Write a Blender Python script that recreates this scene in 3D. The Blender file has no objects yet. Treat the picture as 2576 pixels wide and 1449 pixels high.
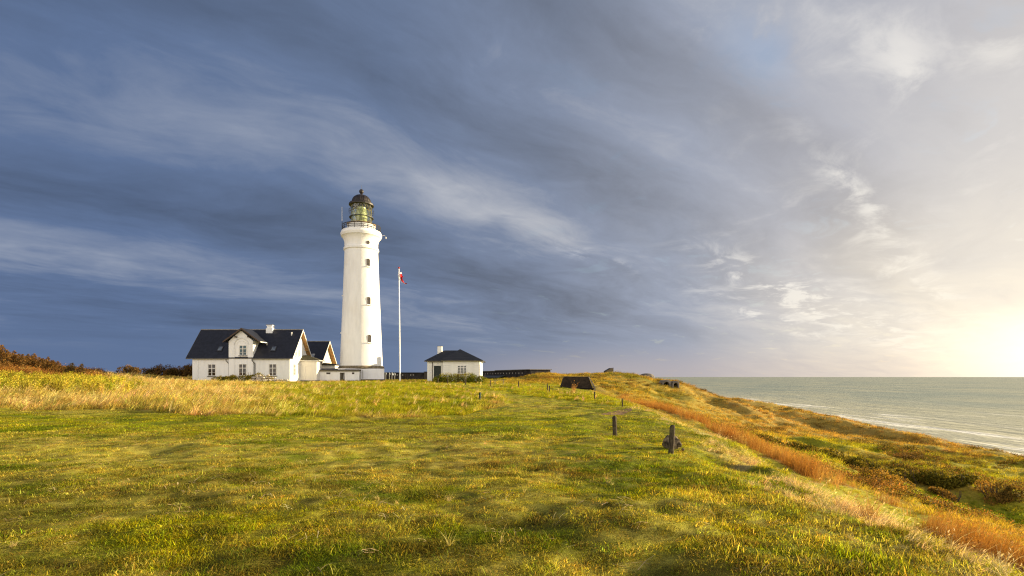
import bpy, math, random
import numpy as np
from mathutils import Vector, Matrix, Euler

R = math.radians
rng = np.random.default_rng(11)
random.seed(5)
scene = bpy.context.scene
COL = scene.collection
FD = 1274.6          # focal length in units of a 2576 px wide picture
EYE = 0.0            # heights are metres above the viewer's eye


def at(dx, dy, Y):
    """world point seen at picture point dx, dy at distance Y"""
    return Vector(((dx - 1288.0) / FD * Y, Y, (948.0 - dy) / FD * Y))


# ------------------------------------------------------------------ camera
cam_d = bpy.data.cameras.new('camera')
cam = bpy.data.objects.new('camera', cam_d)
COL.objects.link(cam)
cam.location = (0, 0, EYE)
cam.rotation_euler = (R(90), 0, 0)
cam_d.sensor_width = 36.0
cam_d.lens = 36.0 * FD / 2576.0
cam_d.shift_y = 223.5 / 2576.0
cam_d.clip_start = 0.1
cam_d.clip_end = 80000
scene.camera = cam

SUN_AZ, SUN_EL = R(74.5), R(11.5)
sun_dir = Vector((math.sin(SUN_AZ) * math.cos(SUN_EL), math.cos(SUN_AZ) * math.cos(SUN_EL), math.sin(SUN_EL)))

# ------------------------------------------------------------------ object helpers
def tag(o, label=None, cat=None, group=None, kind=None):
    if label: o['label'] = label
    if cat: o['category'] = cat
    if group: o['group'] = group
    if kind: o['kind'] = kind
    return o


def thing(name, label, cat, loc=(0, 0, 0), group=None):
    o = bpy.data.objects.new(name, None)
    o.empty_display_size = 0.3
    o.location = loc
    COL.objects.link(o)
    return tag(o, label, cat, group)


def wloc(o):
    p = Vector((0, 0, 0))
    while o is not None:
        p += o.location
        o = o.parent
    return p


class MB:
    """collects faces (in world metres) and links them as one mesh object"""
    def __init__(self):
        self.v, self.f, self.m = [], [], []

    def add(self, vs, fs):
        b = len(self.v)
        self.v += [tuple(p) for p in vs]
        self.f += [tuple(b + i for i in q) for q in fs]
        return self

    def box(self, x0, x1, y0, y1, z0, z1):
        if x0 > x1: x0, x1 = x1, x0
        if y0 > y1: y0, y1 = y1, y0
        if z0 > z1: z0, z1 = z1, z0
        vs = [(x0, y0, z0), (x1, y0, z0), (x1, y1, z0), (x0, y1, z0), (x0, y0, z1), (x1, y0, z1), (x1, y1, z1), (x0, y1, z1)]
        return self.add(vs, [(0, 3, 2, 1), (4, 5, 6, 7), (0, 1, 5, 4), (1, 2, 6, 5), (2, 3, 7, 6), (3, 0, 4, 7)])

    def obox(self, c, r, u, n, hw, hh, hd):
        """box round c with half sizes along right r, up u, normal n"""
        c, r, u, n = Vector(c), Vector(r), Vector(u), Vector(n)
        vs = []
        for sn in (-1, 1):
            for sr, su in ((-1, -1), (1, -1), (1, 1), (-1, 1)):
                vs.append(c + r * hw * sr + u * hh * su + n * hd * sn)
        return self.add(vs, [(0, 3, 2, 1), (4, 5, 6, 7), (0, 1, 5, 4), (1, 2, 6, 5), (2, 3, 7, 6), (3, 0, 4, 7)])

    def extrude(self, poly, d):
        """closed polygon (list of points) pushed along d"""
        n = len(poly)
        d = Vector(d)
        vs = [Vector(p) for p in poly] + [Vector(p) + d for p in poly]
        fs = [tuple(range(n - 1, -1, -1)), tuple(range(n, 2 * n))]
        for i in range(n):
            j = (i + 1) % n
            fs.append((i, j, n + j, n + i))
        return self.add(vs, fs)

    def lathe(self, c, prof, n=48, cap=True, rot=0.0):
        c = Vector(c)
        vs, fs = [], []
        for (r, z) in prof:
            for k in range(n):
                a = 2 * math.pi * k / n + rot
                vs.append((c.x + r * math.cos(a), c.y + r * math.sin(a), c.z + z))
        for i in range(len(prof) - 1):
            for k in range(n):
                j = (k + 1) % n
                fs.append((i * n + k, i * n + j, (i + 1) * n + j, (i + 1) * n + k))
        if cap:
            fs.append(tuple(range(n - 1, -1, -1)))
            b = (len(prof) - 1) * n
            fs.append(tuple(b + k for k in range(n)))
        return self.add(vs, fs)

    def tube(self, pts, r0, r1=None, n=8, cap=True):
        pts = [Vector(p) for p in pts]
        r1 = r0 if r1 is None else r1
        m = len(pts)
        vs, fs = [], []
        for i, p in enumerate(pts):
            t = (pts[min(i + 1, m - 1)] - pts[max(i - 1, 0)]).normalized()
            a = Vector((0, 0, 1)) if abs(t.z) < 0.9 else Vector((1, 0, 0))
            e1 = t.cross(a).normalized()
            e2 = t.cross(e1)
            r = r0 + (r1 - r0) * i / max(m - 1, 1)
            for k in range(n):
                an = 2 * math.pi * k / n
                vs.append(p + e1 * r * math.cos(an) + e2 * r * math.sin(an))
        for i in range(m - 1):
            for k in range(n):
                j = (k + 1) % n
                fs.append((i * n + k, i * n + j, (i + 1) * n + j, (i + 1) * n + k))
        if cap:
            fs.append(tuple(range(n - 1, -1, -1)))
            fs.append(tuple((m - 1) * n + k for k in range(n)))
        return self.add(vs, fs)

    def ring(self, c, R_, r, n=48, m=6):
        c = Vector(c)
        vs, fs = [], []
        for k in range(n):
            a = 2 * math.pi * k / n
            for q in range(m):
                b = 2 * math.pi * q / m
                rr = R_ + r * math.cos(b)
                vs.append((c.x + rr * math.cos(a), c.y + rr * math.sin(a), c.z + r * math.sin(b)))
        for k in range(n):
            for q in range(m):
                k2, q2 = (k + 1) % n, (q + 1) % m
                fs.append((k * m + q, k2 * m + q, k2 * m + q2, k * m + q2))
        return self.add(vs, fs)

    def build(self, name, mat, parent=None, loc=None, smooth=None, bevel=0.0):
        me = bpy.data.meshes.new(name)
        base = wloc(parent) if parent is not None else Vector(loc or (0, 0, 0))
        me.from_pydata([(x - base.x, y - base.y, z - base.z) for x, y, z in self.v], [], self.f)
        me.validate()
        me.update()
        o = bpy.data.objects.new(name, me)
        if parent is not None:
            o.parent = parent
        else:
            o.location = base
        COL.objects.link(o)
        me.materials.append(mat)
        import bmesh
        bm = bmesh.new()
        bm.from_mesh(me)
        bmesh.ops.recalc_face_normals(bm, faces=bm.faces)
        bm.to_mesh(me)
        bm.free()
        if smooth is not None:
            try:
                me.shade_smooth()
                me.set_sharp_from_angle(angle=R(smooth))
            except Exception:
                for p in me.polygons: p.use_smooth = True
        if bevel:
            b = o.modifiers.new('bevel', 'BEVEL')
            b.width = bevel
            b.segments = 2
        return o


# ------------------------------------------------------------------ material helpers
def nmat(name):
    m = bpy.data.materials.new(name)
    m.use_nodes = True
    nt = m.node_tree
    nt.nodes.clear()
    out = nt.nodes.new('ShaderNodeOutputMaterial')
    return m, nt, out


def N(nt, typ, **kw):
    n = nt.nodes.new(typ)
    for k, v in kw.items():
        if k.startswith('_'):
            setattr(n, k[1:], v)
        else:
            s = n.inputs[int(k[1:])] if (k[0] == 'i' and k[1:].isdigit()) else n.inputs[k.replace('__', ' ')]
            if hasattr(v, 'is_output') or isinstance(v, bpy.types.NodeSocket):
                nt.links.new(v, s)
            else:
                s.default_value = v
    return n


def math_(nt, op, a, b=0.0, c=0.0, clamp=False):
    n = nt.nodes.new('ShaderNodeMath')
    n.operation = op
    n.use_clamp = clamp
    for i, v in enumerate((a, b, c)):
        if isinstance(v, bpy.types.NodeSocket): nt.links.new(v, n.inputs[i])
        else: n.inputs[i].default_value = v
    return n.outputs[0]


def vmath(nt, op, a, b=(0, 0, 0), out=0):
    n = nt.nodes.new('ShaderNodeVectorMath')
    n.operation = op
    for i, v in enumerate((a, b)):
        if isinstance(v, bpy.types.NodeSocket): nt.links.new(v, n.inputs[i])
        else: n.inputs[i].default_value = v
    return n.outputs[out]


def mapr(nt, v, a, b, c=0.0, d=1.0, smooth=True):
    n = nt.nodes.new('ShaderNodeMapRange')
    n.interpolation_type = 'SMOOTHSTEP' if smooth else 'LINEAR'
    nt.links.new(v, n.inputs[0])
    for i, x in zip((1, 2, 3, 4), (a, b, c, d)): n.inputs[i].default_value = x
    return n.outputs[0]


def mix(nt, f, a, b, mode='MIX'):
    n = nt.nodes.new('ShaderNodeMix')
    n.data_type = 'RGBA'
    n.blend_type = mode
    for s, v in ((n.inputs[0], f), (n.inputs[6], a), (n.inputs[7], b)):
        if isinstance(v, bpy.types.NodeSocket): nt.links.new(v, s)
        else: s.default_value = v if not isinstance(v, tuple) or len(v) == 4 else (*v, 1)
    return n.outputs[2]


def ramp(nt, v, stops, interp='LINEAR'):
    n = nt.nodes.new('ShaderNodeValToRGB')
    n.color_ramp.interpolation = interp
    e = n.color_ramp.elements
    while len(e) < len(stops): e.new(0.5)
    for el, (p, c) in zip(e, stops):
        el.position = p
        el.color = (*c, 1)
    nt.links.new(v, n.inputs[0])
    return n.outputs[0]


def noise(nt, vec, scale, detail=4, rough=0.55, dist=0.0, out=0):
    n = nt.nodes.new('ShaderNodeTexNoise')
    if vec is not None: nt.links.new(vec, n.inputs['Vector'])
    n.inputs['Scale'].default_value = scale
    n.inputs['Detail'].default_value = detail
    n.inputs['Roughness'].default_value = rough
    n.inputs['Distortion'].default_value = dist
    return n.outputs[out]


def gpos(nt):
    return nt.nodes.new('ShaderNodeNewGeometry').outputs['Position']


def principled(nt, out, col, rough=0.8, spec=0.3, metal=0.0, bump=None, bstr=0.3, bdist=0.02):
    p = nt.nodes.new('ShaderNodeBsdfPrincipled')
    if isinstance(col, bpy.types.NodeSocket): nt.links.new(col, p.inputs['Base Color'])
    else: p.inputs['Base Color'].default_value = (*col, 1)
    if isinstance(rough, bpy.types.NodeSocket): nt.links.new(rough, p.inputs['Roughness'])
    else: p.inputs['Roughness'].default_value = rough
    p.inputs['Specular IOR Level'].default_value = spec
    p.inputs['Metallic'].default_value = metal
    if bump is not None:
        b = nt.nodes.new('ShaderNodeBump')
        b.inputs['Strength'].default_value = bstr
        b.inputs['Distance'].default_value = bdist
        nt.links.new(bump, b.inputs['Height'])
        nt.links.new(b.outputs[0], p.inputs['Normal'])
    nt.links.new(p.outputs[0], out.inputs[0])
    return p


def simple(name, col, rough=0.7, spec=0.3, metal=0.0, vary=0.25, scale=3.0, bstr=0.15):
    """plain surface with patchy colour variation and a fine grain"""
    m, nt, out = nmat(name)
    p = gpos(nt)
    n1 = noise(nt, p, scale, 5, 0.6)
    n2 = noise(nt, p, scale * 9, 3, 0.6)
    f = mapr(nt, n1, 0.3, 0.7, 1 - vary, 1 + vary)
    c = mix(nt, 1.0, (*col, 1), f, 'MULTIPLY')
    principled(nt, out, c, rough, spec, metal, n2, bstr)
    return m


def whitewash(name, col=(0.80, 0.78, 0.73), stain=0.35, brick=True, tall=False):
    m, nt, out = nmat(name)
    p = gpos(nt)
    sx = N(nt, 'ShaderNodeMapping', Vector=p)
    sx.inputs['Scale'].default_value = (1, 1, 0.18)
    streak = noise(nt, sx.outputs[0], 1.6, 6, 0.65)
    patch = noise(nt, p, 0.35, 5, 0.6)
    f = mapr(nt, streak, 0.35, 0.72, 1.0, 0.90)
    c = mix(nt, 1.0, (*col, 1), f, 'MULTIPLY')
    f2 = mapr(nt, patch, 0.45, 0.75, 0.0, stain)
    c = mix(nt, f2, c, (0.66, 0.58, 0.46, 1))
    spots = noise(nt, p, 1.3 if tall else 2.4, 8, 0.72, 0.6)
    f3 = mapr(nt, spots, 0.70, 0.80, 0.0, 0.55)
    c = mix(nt, f3, c, (0.36, 0.28, 0.22, 1))
    # rust runs and grime, longer than they are wide
    mr = N(nt, 'ShaderNodeMapping', Vector=p)
    mr.inputs['Scale'].default_value = (1, 1, 0.09)
    run = noise(nt, mr.outputs[0], 2.6, 6, 0.7)
    c = mix(nt, mapr(nt, run, 0.60, 0.80, 0.0, 0.42), c, (0.52, 0.38, 0.24, 1))
    g = noise(nt, p, 30, 3, 0.6)
    h = g
    if brick:
        w = N(nt, 'ShaderNodeSeparateXYZ', i0=p).outputs[2]
        course = math_(nt, 'PINGPONG', w, 0.075)
        groove = mapr(nt, course, 0.0, 0.012, 0.0, 1.0)
        h = math_(nt, 'ADD', math_(nt, 'MULTIPLY', g, 0.35), groove)
    principled(nt, out, c, 0.75, 0.25, 0, h, 0.12, 0.01)
    return m


def roof_mat(name, col, axis='y', row=0.16):
    m, nt, out = nmat(name)
    p = gpos(nt)
    xyz = N(nt, 'ShaderNodeSeparateXYZ', i0=p)
    rows = math_(nt, 'PINGPONG', xyz.outputs[2], row * 0.5)
    edge = mapr(nt, rows, 0.0, row * 0.12, 0.0, 1.0)
    n1 = noise(nt, p, 2.0, 5, 0.65)
    n2 = noise(nt, p, 14.0, 3, 0.6)
    f = mapr(nt, n1, 0.3, 0.75, 0.65, 1.5)
    c = mix(nt, 1.0, (*col, 1), f, 'MULTIPLY')
    c = mix(nt, mapr(nt, n2, 0.5, 0.75, 0, 0.35), c, (col[0] * 2.2, col[1] * 2.0, col[2] * 1.6, 1))
    h = math_(nt, 'ADD', edge, math_(nt, 'MULTIPLY', n2, 0.3))
    principled(nt, out, c, 0.55, 0.35, 0, h, 0.4, 0.03)
    return m


def glass_mat(name, col=(0.02, 0.025, 0.03)):
    m, nt, out = nmat(name)
    p = gpos(nt)
    n1 = noise(nt, p, 0.9, 2, 0.5)
    c = mix(nt, mapr(nt, n1, 0.4, 0.65), (*col, 1), (col[0] * 2.5, col[1] * 2.3, col[2] * 2.0, 1))
    principled(nt, out, c, 0.06, 0.5, 0, n1, 0.05, 0.02)
    return m


def leaf_mat(name, attr_type='INSTANCER', attr='tint', trans=0.42, const=None, mottled=0.0, spec=0.06, hue=0.25):
    """grass and leaves: diffuse with light coming through from behind"""
    m, nt, out = nmat(name)
    if const is None:
        a = N(nt, 'ShaderNodeAttribute', _attribute_type=attr_type, _attribute_name=attr)
        c = a.outputs['Color']
    else:
        rgb = nt.nodes.new('ShaderNodeRGB')
        rgb.outputs[0].default_value = (*const, 1)
        c = rgb.outputs[0]
    b = N(nt, 'ShaderNodeAttribute', _attribute_type='GEOMETRY', _attribute_name='blade')
    f = mapr(nt, b.outputs['Fac'], 0.0, 1.0, 1 - hue * 1.6, 1 + hue * 1.6, False)
    c = mix(nt, 1.0, c, f, 'MULTIPLY')
    if mottled:
        n1 = noise(nt, gpos(nt), 1.3, 3, 0.6)
        c = mix(nt, 1.0, c, mapr(nt, n1, 0.3, 0.7, 1 - mottled, 1 + mottled), 'MULTIPLY')
    d = N(nt, 'ShaderNodeBsdfPrincipled')
    nt.links.new(c, d.inputs['Base Color'])
    d.inputs['Roughness'].default_value = 0.7
    d.inputs['Specular IOR Level'].default_value = spec
    t = N(nt, 'ShaderNodeBsdfTranslucent')
    nt.links.new(mix(nt, 1.0, c, (1.35, 1.15, 0.7, 1), 'MULTIPLY'), t.inputs[0])
    ms = N(nt, 'ShaderNodeMixShader', i0=trans)
    nt.links.new(d.outputs[0], ms.inputs[1])
    nt.links.new(t.outputs[0], ms.inputs[2])
    nt.links.new(ms.outputs[0], out.inputs[0])
    return m


# ------------------------------------------------------------------ sky and sun
world = bpy.data.worlds.new('World')
scene.world = world
world.use_nodes = True
wt = world.node_tree
wt.nodes.clear()
w_out = wt.nodes.new('ShaderNodeOutputWorld')
w_bg = wt.nodes.new('ShaderNodeBackground')
wt.links.new(w_bg.outputs[0], w_out.inputs[0])

EXPO = 1.25
SKY_STRENGTH = 0.1


def build_sky():
    nt = wt
    d = vmath(nt, 'NORMALIZE', nt.nodes.new('ShaderNodeTexCoord').outputs['Generated'])
    s = N(nt, 'ShaderNodeSeparateXYZ', i0=d)
    x, y, z = s.outputs
    zc = math_(nt, 'MAXIMUM', z, 0.0)
    den = math_(nt, 'ADD', zc, 0.12)
    u = math_(nt, 'DIVIDE', x, den)
    v = math_(nt, 'DIVIDE', y, den)
    ca, sa = math.cos(R(50)), math.sin(R(50))
    al = math_(nt, 'ADD', math_(nt, 'MULTIPLY', u, sa), math_(nt, 'MULTIPLY', v, ca))     # along the wind
    ac = math_(nt, 'SUBTRACT', math_(nt, 'MULTIPLY', u, ca), math_(nt, 'MULTIPLY', v, sa))  # across it
    # wandering of the cloud bands
    wv = N(nt, 'ShaderNodeCombineXYZ', i0=al, i1=ac, i2=3.1)
    wob = noise(nt, wv.outputs[0], 0.55, 3, 0.5)
    ac2 = math_(nt, 'ADD', ac, math_(nt, 'MULTIPLY', math_(nt, 'SUBTRACT', wob, 0.5), 0.9))
    st = N(nt, 'ShaderNodeCombineXYZ', i0=math_(nt, 'MULTIPLY', al, 0.32), i1=ac2, i2=0.0)
    n1 = noise(nt, st.outputs[0], 1.15, 5, 0.52, 0.35)
    st2 = N(nt, 'ShaderNodeCombineXYZ', i0=math_(nt, 'MULTIPLY', al, 0.45), i1=ac2, i2=7.7)
    n2 = noise(nt, st2.outputs[0], 3.4, 7, 0.6, 0.5)

    def band(c, w, amp, src=None):
        q = math_(nt, 'DIVIDE', math_(nt, 'SUBTRACT', src or ac2, c), w)
        e = math_(nt, 'POWER', 2.718, math_(nt, 'MULTIPLY', math_(nt, 'MULTIPLY', q, q), -1.0))
        return math_(nt, 'MULTIPLY', e, amp)
    # how near to the sun we look
    gd = vmath(nt, 'DOT_PRODUCT', d, (math.sin(R(64)) * math.cos(R(7)), math.cos(R(64)) * math.cos(R(7)), math.sin(R(7))), 1)
    g = math_(nt, 'ADD', math_(nt, 'MULTIPLY', gd, 0.5), 0.5)
    base = ramp(nt, g, [
        (0.00, (0.120, 0.176, 0.312)),
        (0.42, (0.118, 0.176, 0.314)),
        (0.62, (0.150, 0.205, 0.330)),
        (0.75, (0.222, 0.268, 0.375)),
        (0.85, (0.355, 0.388, 0.475)),
        (0.92, (0.500, 0.500, 0.540)),
        (0.965, (0.690, 0.660, 0.640)),
        (1.00, (0.820, 0.770, 0.700))])
    far = mapr(nt, z, 0.015, 0.13)
    wgt = mapr(nt, g, 0.74, 0.96, 1.0, 0.42)
    fade1 = mapr(nt, al, 1.35, 0.35)
    fade2 = math_(nt, 'MULTIPLY', mapr(nt, al, 2.5, 1.5), mapr(nt, al, -0.2, 1.1, 0.45, 1.0))
    brk = noise(nt, N(nt, 'ShaderNodeCombineXYZ', i0=al, i1=ac2, i2=5.0).outputs[0], 1.5, 4, 0.6)
    brk = mapr(nt, brk, 0.32, 0.62, 0.35, 1.25)
    bands = math_(nt, 'MULTIPLY', math_(nt, 'ADD', math_(nt, 'MULTIPLY', band(-3.25, 0.36, 0.60), fade1), math_(nt, 'MULTIPLY', band(-1.82, 0.19, 0.56), fade2)), brk)
    for c_, w_, a_ in ((-2.45, 0.40, -0.38), (-1.25, 0.26, -0.24), (-0.78, 0.15, -0.60), (-4.6, 0.8, -0.20), (-1.0, 0.10, 0.10)):
        bands = math_(nt, 'ADD', bands, band(c_, w_, a_))
    m1 = math_(nt, 'MULTIPLY', math_(nt, 'SUBTRACT', n1, 0.5), 2.1)
    m2 = math_(nt, 'MULTIPLY', math_(nt, 'SUBTRACT', n2, 0.5), 1.05)
    n4 = noise(nt, N(nt, 'ShaderNodeCombineXYZ', i0=math_(nt, 'MULTIPLY', al, 0.6), i1=ac2, i2=12.0).outputs[0], 8.5, 8, 0.66, 0.6)
    m2 = math_(nt, 'ADD', m2, math_(nt, 'MULTIPLY', math_(nt, 'SUBTRACT', n4, 0.5), 0.5))
    tt = math_(nt, 'MULTIPLY', math_(nt, 'MULTIPLY', math_(nt, 'ADD', math_(nt, 'ADD', m1, m2), bands), far), wgt)
    light = mix(nt, mapr(nt, g, 0.5, 0.95), (0.380, 0.420, 0.510, 1), (0.90, 0.86, 0.80, 1))
    dark = mix(nt, 1.0, base, (0.62, 0.60, 0.575, 1), 'MULTIPLY')
    c = mix(nt, math_(nt, 'MULTIPLY', tt, 0.85, clamp=True), base, light)
    c = mix(nt, math_(nt, 'MULTIPLY', tt, -1.3, clamp=True), c, dark)
    # torn bright edges in the thin cloud toward the light
    st3 = N(nt, 'ShaderNodeCombineXYZ', i0=math_(nt, 'MULTIPLY', al, 0.8), i1=ac, i2=1.7)
    n3 = noise(nt, st3.outputs[0], 4.2, 9, 0.62, 0.5)
    spots = None
    for a_, l_, wa, wl_, amp in ((-.18, 1.53, .06, .26, .75), (-.34, 1.62, .06, .24, .75), (-.585, 1.14, .06, .10, .9), (-.42, 1.30, .09, .25, .4), (-1.36, 3.64, .16, .9, 2.2), (-1.83, 2.07, .07, .35, .9),
                                 (-.63, 2.40, .05, .40, .7), (-.64, 2.03, .06, .3, .3), (-.70, 3.7, .12, 1.2, 1.1), (-1.75, 4.2, .14, 1.0, 1.2), (-1.2, 5.2, .3, 1.4, 1.6)):
        e = math_(nt, 'MULTIPLY', band(a_, wa, amp, ac), band(l_, wl_, 1.0, al))
        spots = e if spots is None else math_(nt, 'ADD', spots, e)
    pf = math_(nt, 'MULTIPLY', spots, mapr(nt, n3, 0.45, 0.66), clamp=True)
    c = mix(nt, math_(nt, 'MULTIPLY', pf, 0.66), c, mix(nt, mapr(nt, g, .7, .95), (0.62, 0.65, 0.74, 1), (1.02, 0.98, 0.90, 1)))
    pf2 = math_(nt, 'MULTIPLY', math_(nt, 'MULTIPLY', mapr(nt, n3, 0.56, 0.74), mapr(nt, g, 0.82, 0.95)), far)
    c = mix(nt, math_(nt, 'MULTIPLY', pf2, 0.22), c, (0.95, 0.90, 0.84, 1))
    # clear sky showing through: the Nishita sky
    sky = N(nt, 'ShaderNodeTexSky', _sky_type='NISHITA', _sun_disc=False)
    sky.sun_elevation = SUN_EL
    sky.sun_rotation = SUN_AZ
    sky.altitude = 40
    sky.dust_density = 1.2
    skyc = mix(nt, 1.0, sky.outputs[0], (SKY_STRENGTH * 1.7,) * 3 + (1,), 'MULTIPLY')
    gapm = math_(nt, 'MULTIPLY', band(-.56, .07, .7, ac), band(1.27, .15, 1.0, al))
    c = mix(nt, math_(nt, 'MULTIPLY', gapm, mapr(nt, n3, 0.58, 0.42)), c, mix(nt, 0.5, skyc, (0.46, 0.52, 0.68, 1)))
    thin = math_(nt, 'MULTIPLY', mapr(nt, n3, 0.42, 0.30), mapr(nt, g, 0.6, 0.85))
    c = mix(nt, math_(nt, 'MULTIPLY', thin, 0.18), c, skyc)
    # warm low band toward the sea, and the white glow round the hidden sun
    low = math_(nt, 'MULTIPLY', mapr(nt, z, 0.36, 0.0), mapr(nt, g, 0.84, 0.985))
    low = math_(nt, 'MULTIPLY', low, math_(nt, 'ADD', 0.80, math_(nt, 'MULTIPLY', math_(nt, 'SUBTRACT', n2, 0.5), 1.1)), clamp=True)
    c = mix(nt, low, c, (1.12, 0.99, 0.78, 1))
    hz = math_(nt, 'MULTIPLY', mapr(nt, z, 0.075, 0.0), mapr(nt, g, 0.60, 0.80))
    c = mix(nt, math_(nt, 'MULTIPLY', hz, 0.40), c, (0.66, 0.52, 0.44, 1))
    flat = vmath(nt, 'NORMALIZE', N(nt, 'ShaderNodeCombineXYZ', i0=x, i1=y, i2=math_(nt, 'MULTIPLY', z, 3.6)).outputs[0])
    g2 = vmath(nt, 'DOT_PRODUCT', flat, (math.sin(R(63)), math.cos(R(63)), 0.06), 1)
    gl = math_(nt, 'POWER', mapr(nt, g2, 0.84, 1.0, smooth=False), 3.8)
    c = mix(nt, 1.0, c, mix(nt, gl, (0, 0, 0, 1), (2.8, 2.15, 1.25, 1)), 'ADD')
    # unseen sky behind the viewer, brightened low down to light the shaded walls
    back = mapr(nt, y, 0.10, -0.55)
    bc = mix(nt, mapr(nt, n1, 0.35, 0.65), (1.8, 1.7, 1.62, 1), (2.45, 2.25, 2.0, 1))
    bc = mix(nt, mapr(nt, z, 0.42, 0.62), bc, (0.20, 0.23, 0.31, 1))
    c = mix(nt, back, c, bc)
    c = mix(nt, mapr(nt, z, -0.02, -0.10), c, (0.10, 0.09, 0.05, 1))
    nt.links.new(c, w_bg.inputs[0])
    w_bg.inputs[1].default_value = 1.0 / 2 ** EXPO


build_sky()
sl = bpy.data.lights.new('sun', 'SUN')
sl.energy = 5.0
sl.angle = R(0.6)
sl.color = (1.0, 0.82, 0.51)
so = bpy.data.objects.new('sun', sl)
so.rotation_euler = sun_dir.to_track_quat('Z', 'Y').to_euler()
so.location = (60, 20, 40)
COL.objects.link(so)

scene.view_settings.view_transform = 'Standard'
scene.view_settings.look = 'None'
scene.view_settings.exposure = EXPO
scene.view_settings.gamma = 1.0
scene.render.engine = 'CYCLES'
scene.cycles.max_bounces = 6
scene.cycles.diffuse_bounces = 2
scene.cycles.glossy_bounces = 3
scene.cycles.transparent_max_bounces = 12
scene.cycles.transmission_bounces = 4
scene.cycles.use_denoising = True
scene.cycles.denoising_prefilter = 'NONE'
scene.cycles.use_adaptive_sampling = False
scene.cycles.filter_width = 1.2
scene.cycles.sample_clamp_indirect = 1.5
world.cycles.sampling_method = 'MANUAL'
world.cycles.sample_map_resolution = 1024
# ------------------------------------------------------------------ terrain
def hash2(ix, iy, seed):
    h = (ix.astype(np.int64) * 374761393 + iy.astype(np.int64) * 668265263 + seed * 1442695040) & 0xFFFFFFFF
    h = ((h ^ (h >> 13)) * 1274126177) & 0xFFFFFFFF
    h = (h ^ (h >> 16)) & 0xFFFFFFFF
    return h / 4294967295.0


def vnoise(x, y, seed=0):
    ix, iy = np.floor(x), np.floor(y)
    fx, fy = x - ix, y - iy
    fx = fx * fx * fx * (fx * (fx * 6 - 15) + 10)
    fy = fy * fy * fy * (fy * (fy * 6 - 15) + 10)
    a, b = hash2(ix, iy, seed), hash2(ix + 1, iy, seed)
    c, d = hash2(ix, iy + 1, seed), hash2(ix + 1, iy + 1, seed)
    return (a * (1 - fx) + b * fx) * (1 - fy) + (c * (1 - fx) + d * fx) * fy - 0.5


def fbm(x, y, seed=0, octv=4, gain=0.5):
    s, amp, tot = 0.0, 1.0, 0.0
    for o in range(octv):
        s = s + amp * vnoise(x * 2 ** o + 17.3 * o, y * 2 ** o - 9.1 * o, seed + o)
        tot += amp
        amp *= gain
    return s / tot * 2.0      # about -1..1


def smooth(x, a, b):
    t = np.clip((x - a) / (b - a), 0, 1)
    return t * t * (3 - 2 * t)


def pchip(xk, yk, x):
    """shape preserving cubic, yk may be 2D with the knots along axis 0"""
    xk = np.asarray(xk, float); yk = np.asarray(yk, float)
    h = np.diff(xk)
    if yk.ndim == 2: h2 = h[:, None]
    else: h2 = h
    dl = np.diff(yk, axis=0) / h2
    m = np.zeros_like(yk)
    m[0], m[-1] = dl[0], dl[-1]
    w1 = (2 * h[1:] + h[:-1]); w2 = (h[1:] + 2 * h[:-1])
    if yk.ndim == 2: w1 = w1[:, None]; w2 = w2[:, None]
    a, b = dl[:-1], dl[1:]
    ok = a * b > 0
    with np.errstate(divide='ignore', invalid='ignore'):
        hm = (w1 + w2) / (w1 / a + w2 / b)
    m[1:-1] = np.where(ok, hm, 0)
    i = np.clip(np.searchsorted(xk, x) - 1, 0, len(xk) - 2)
    t = (np.clip(x, xk[0], xk[-1]) - xk[i]) / h[i]
    hh = h[i]
    if yk.ndim == 2: t = t[:, None]; hh = hh[:, None]
    h00 = 2 * t ** 3 - 3 * t ** 2 + 1; h10 = t ** 3 - 2 * t ** 2 + t
    h01 = -2 * t ** 3 + 3 * t ** 2; h11 = t ** 3 - t ** 2
    return h00 * yk[i] + h10 * hh * m[i] + h01 * yk[i + 1] + h11 * hh * m[i + 1]


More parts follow.
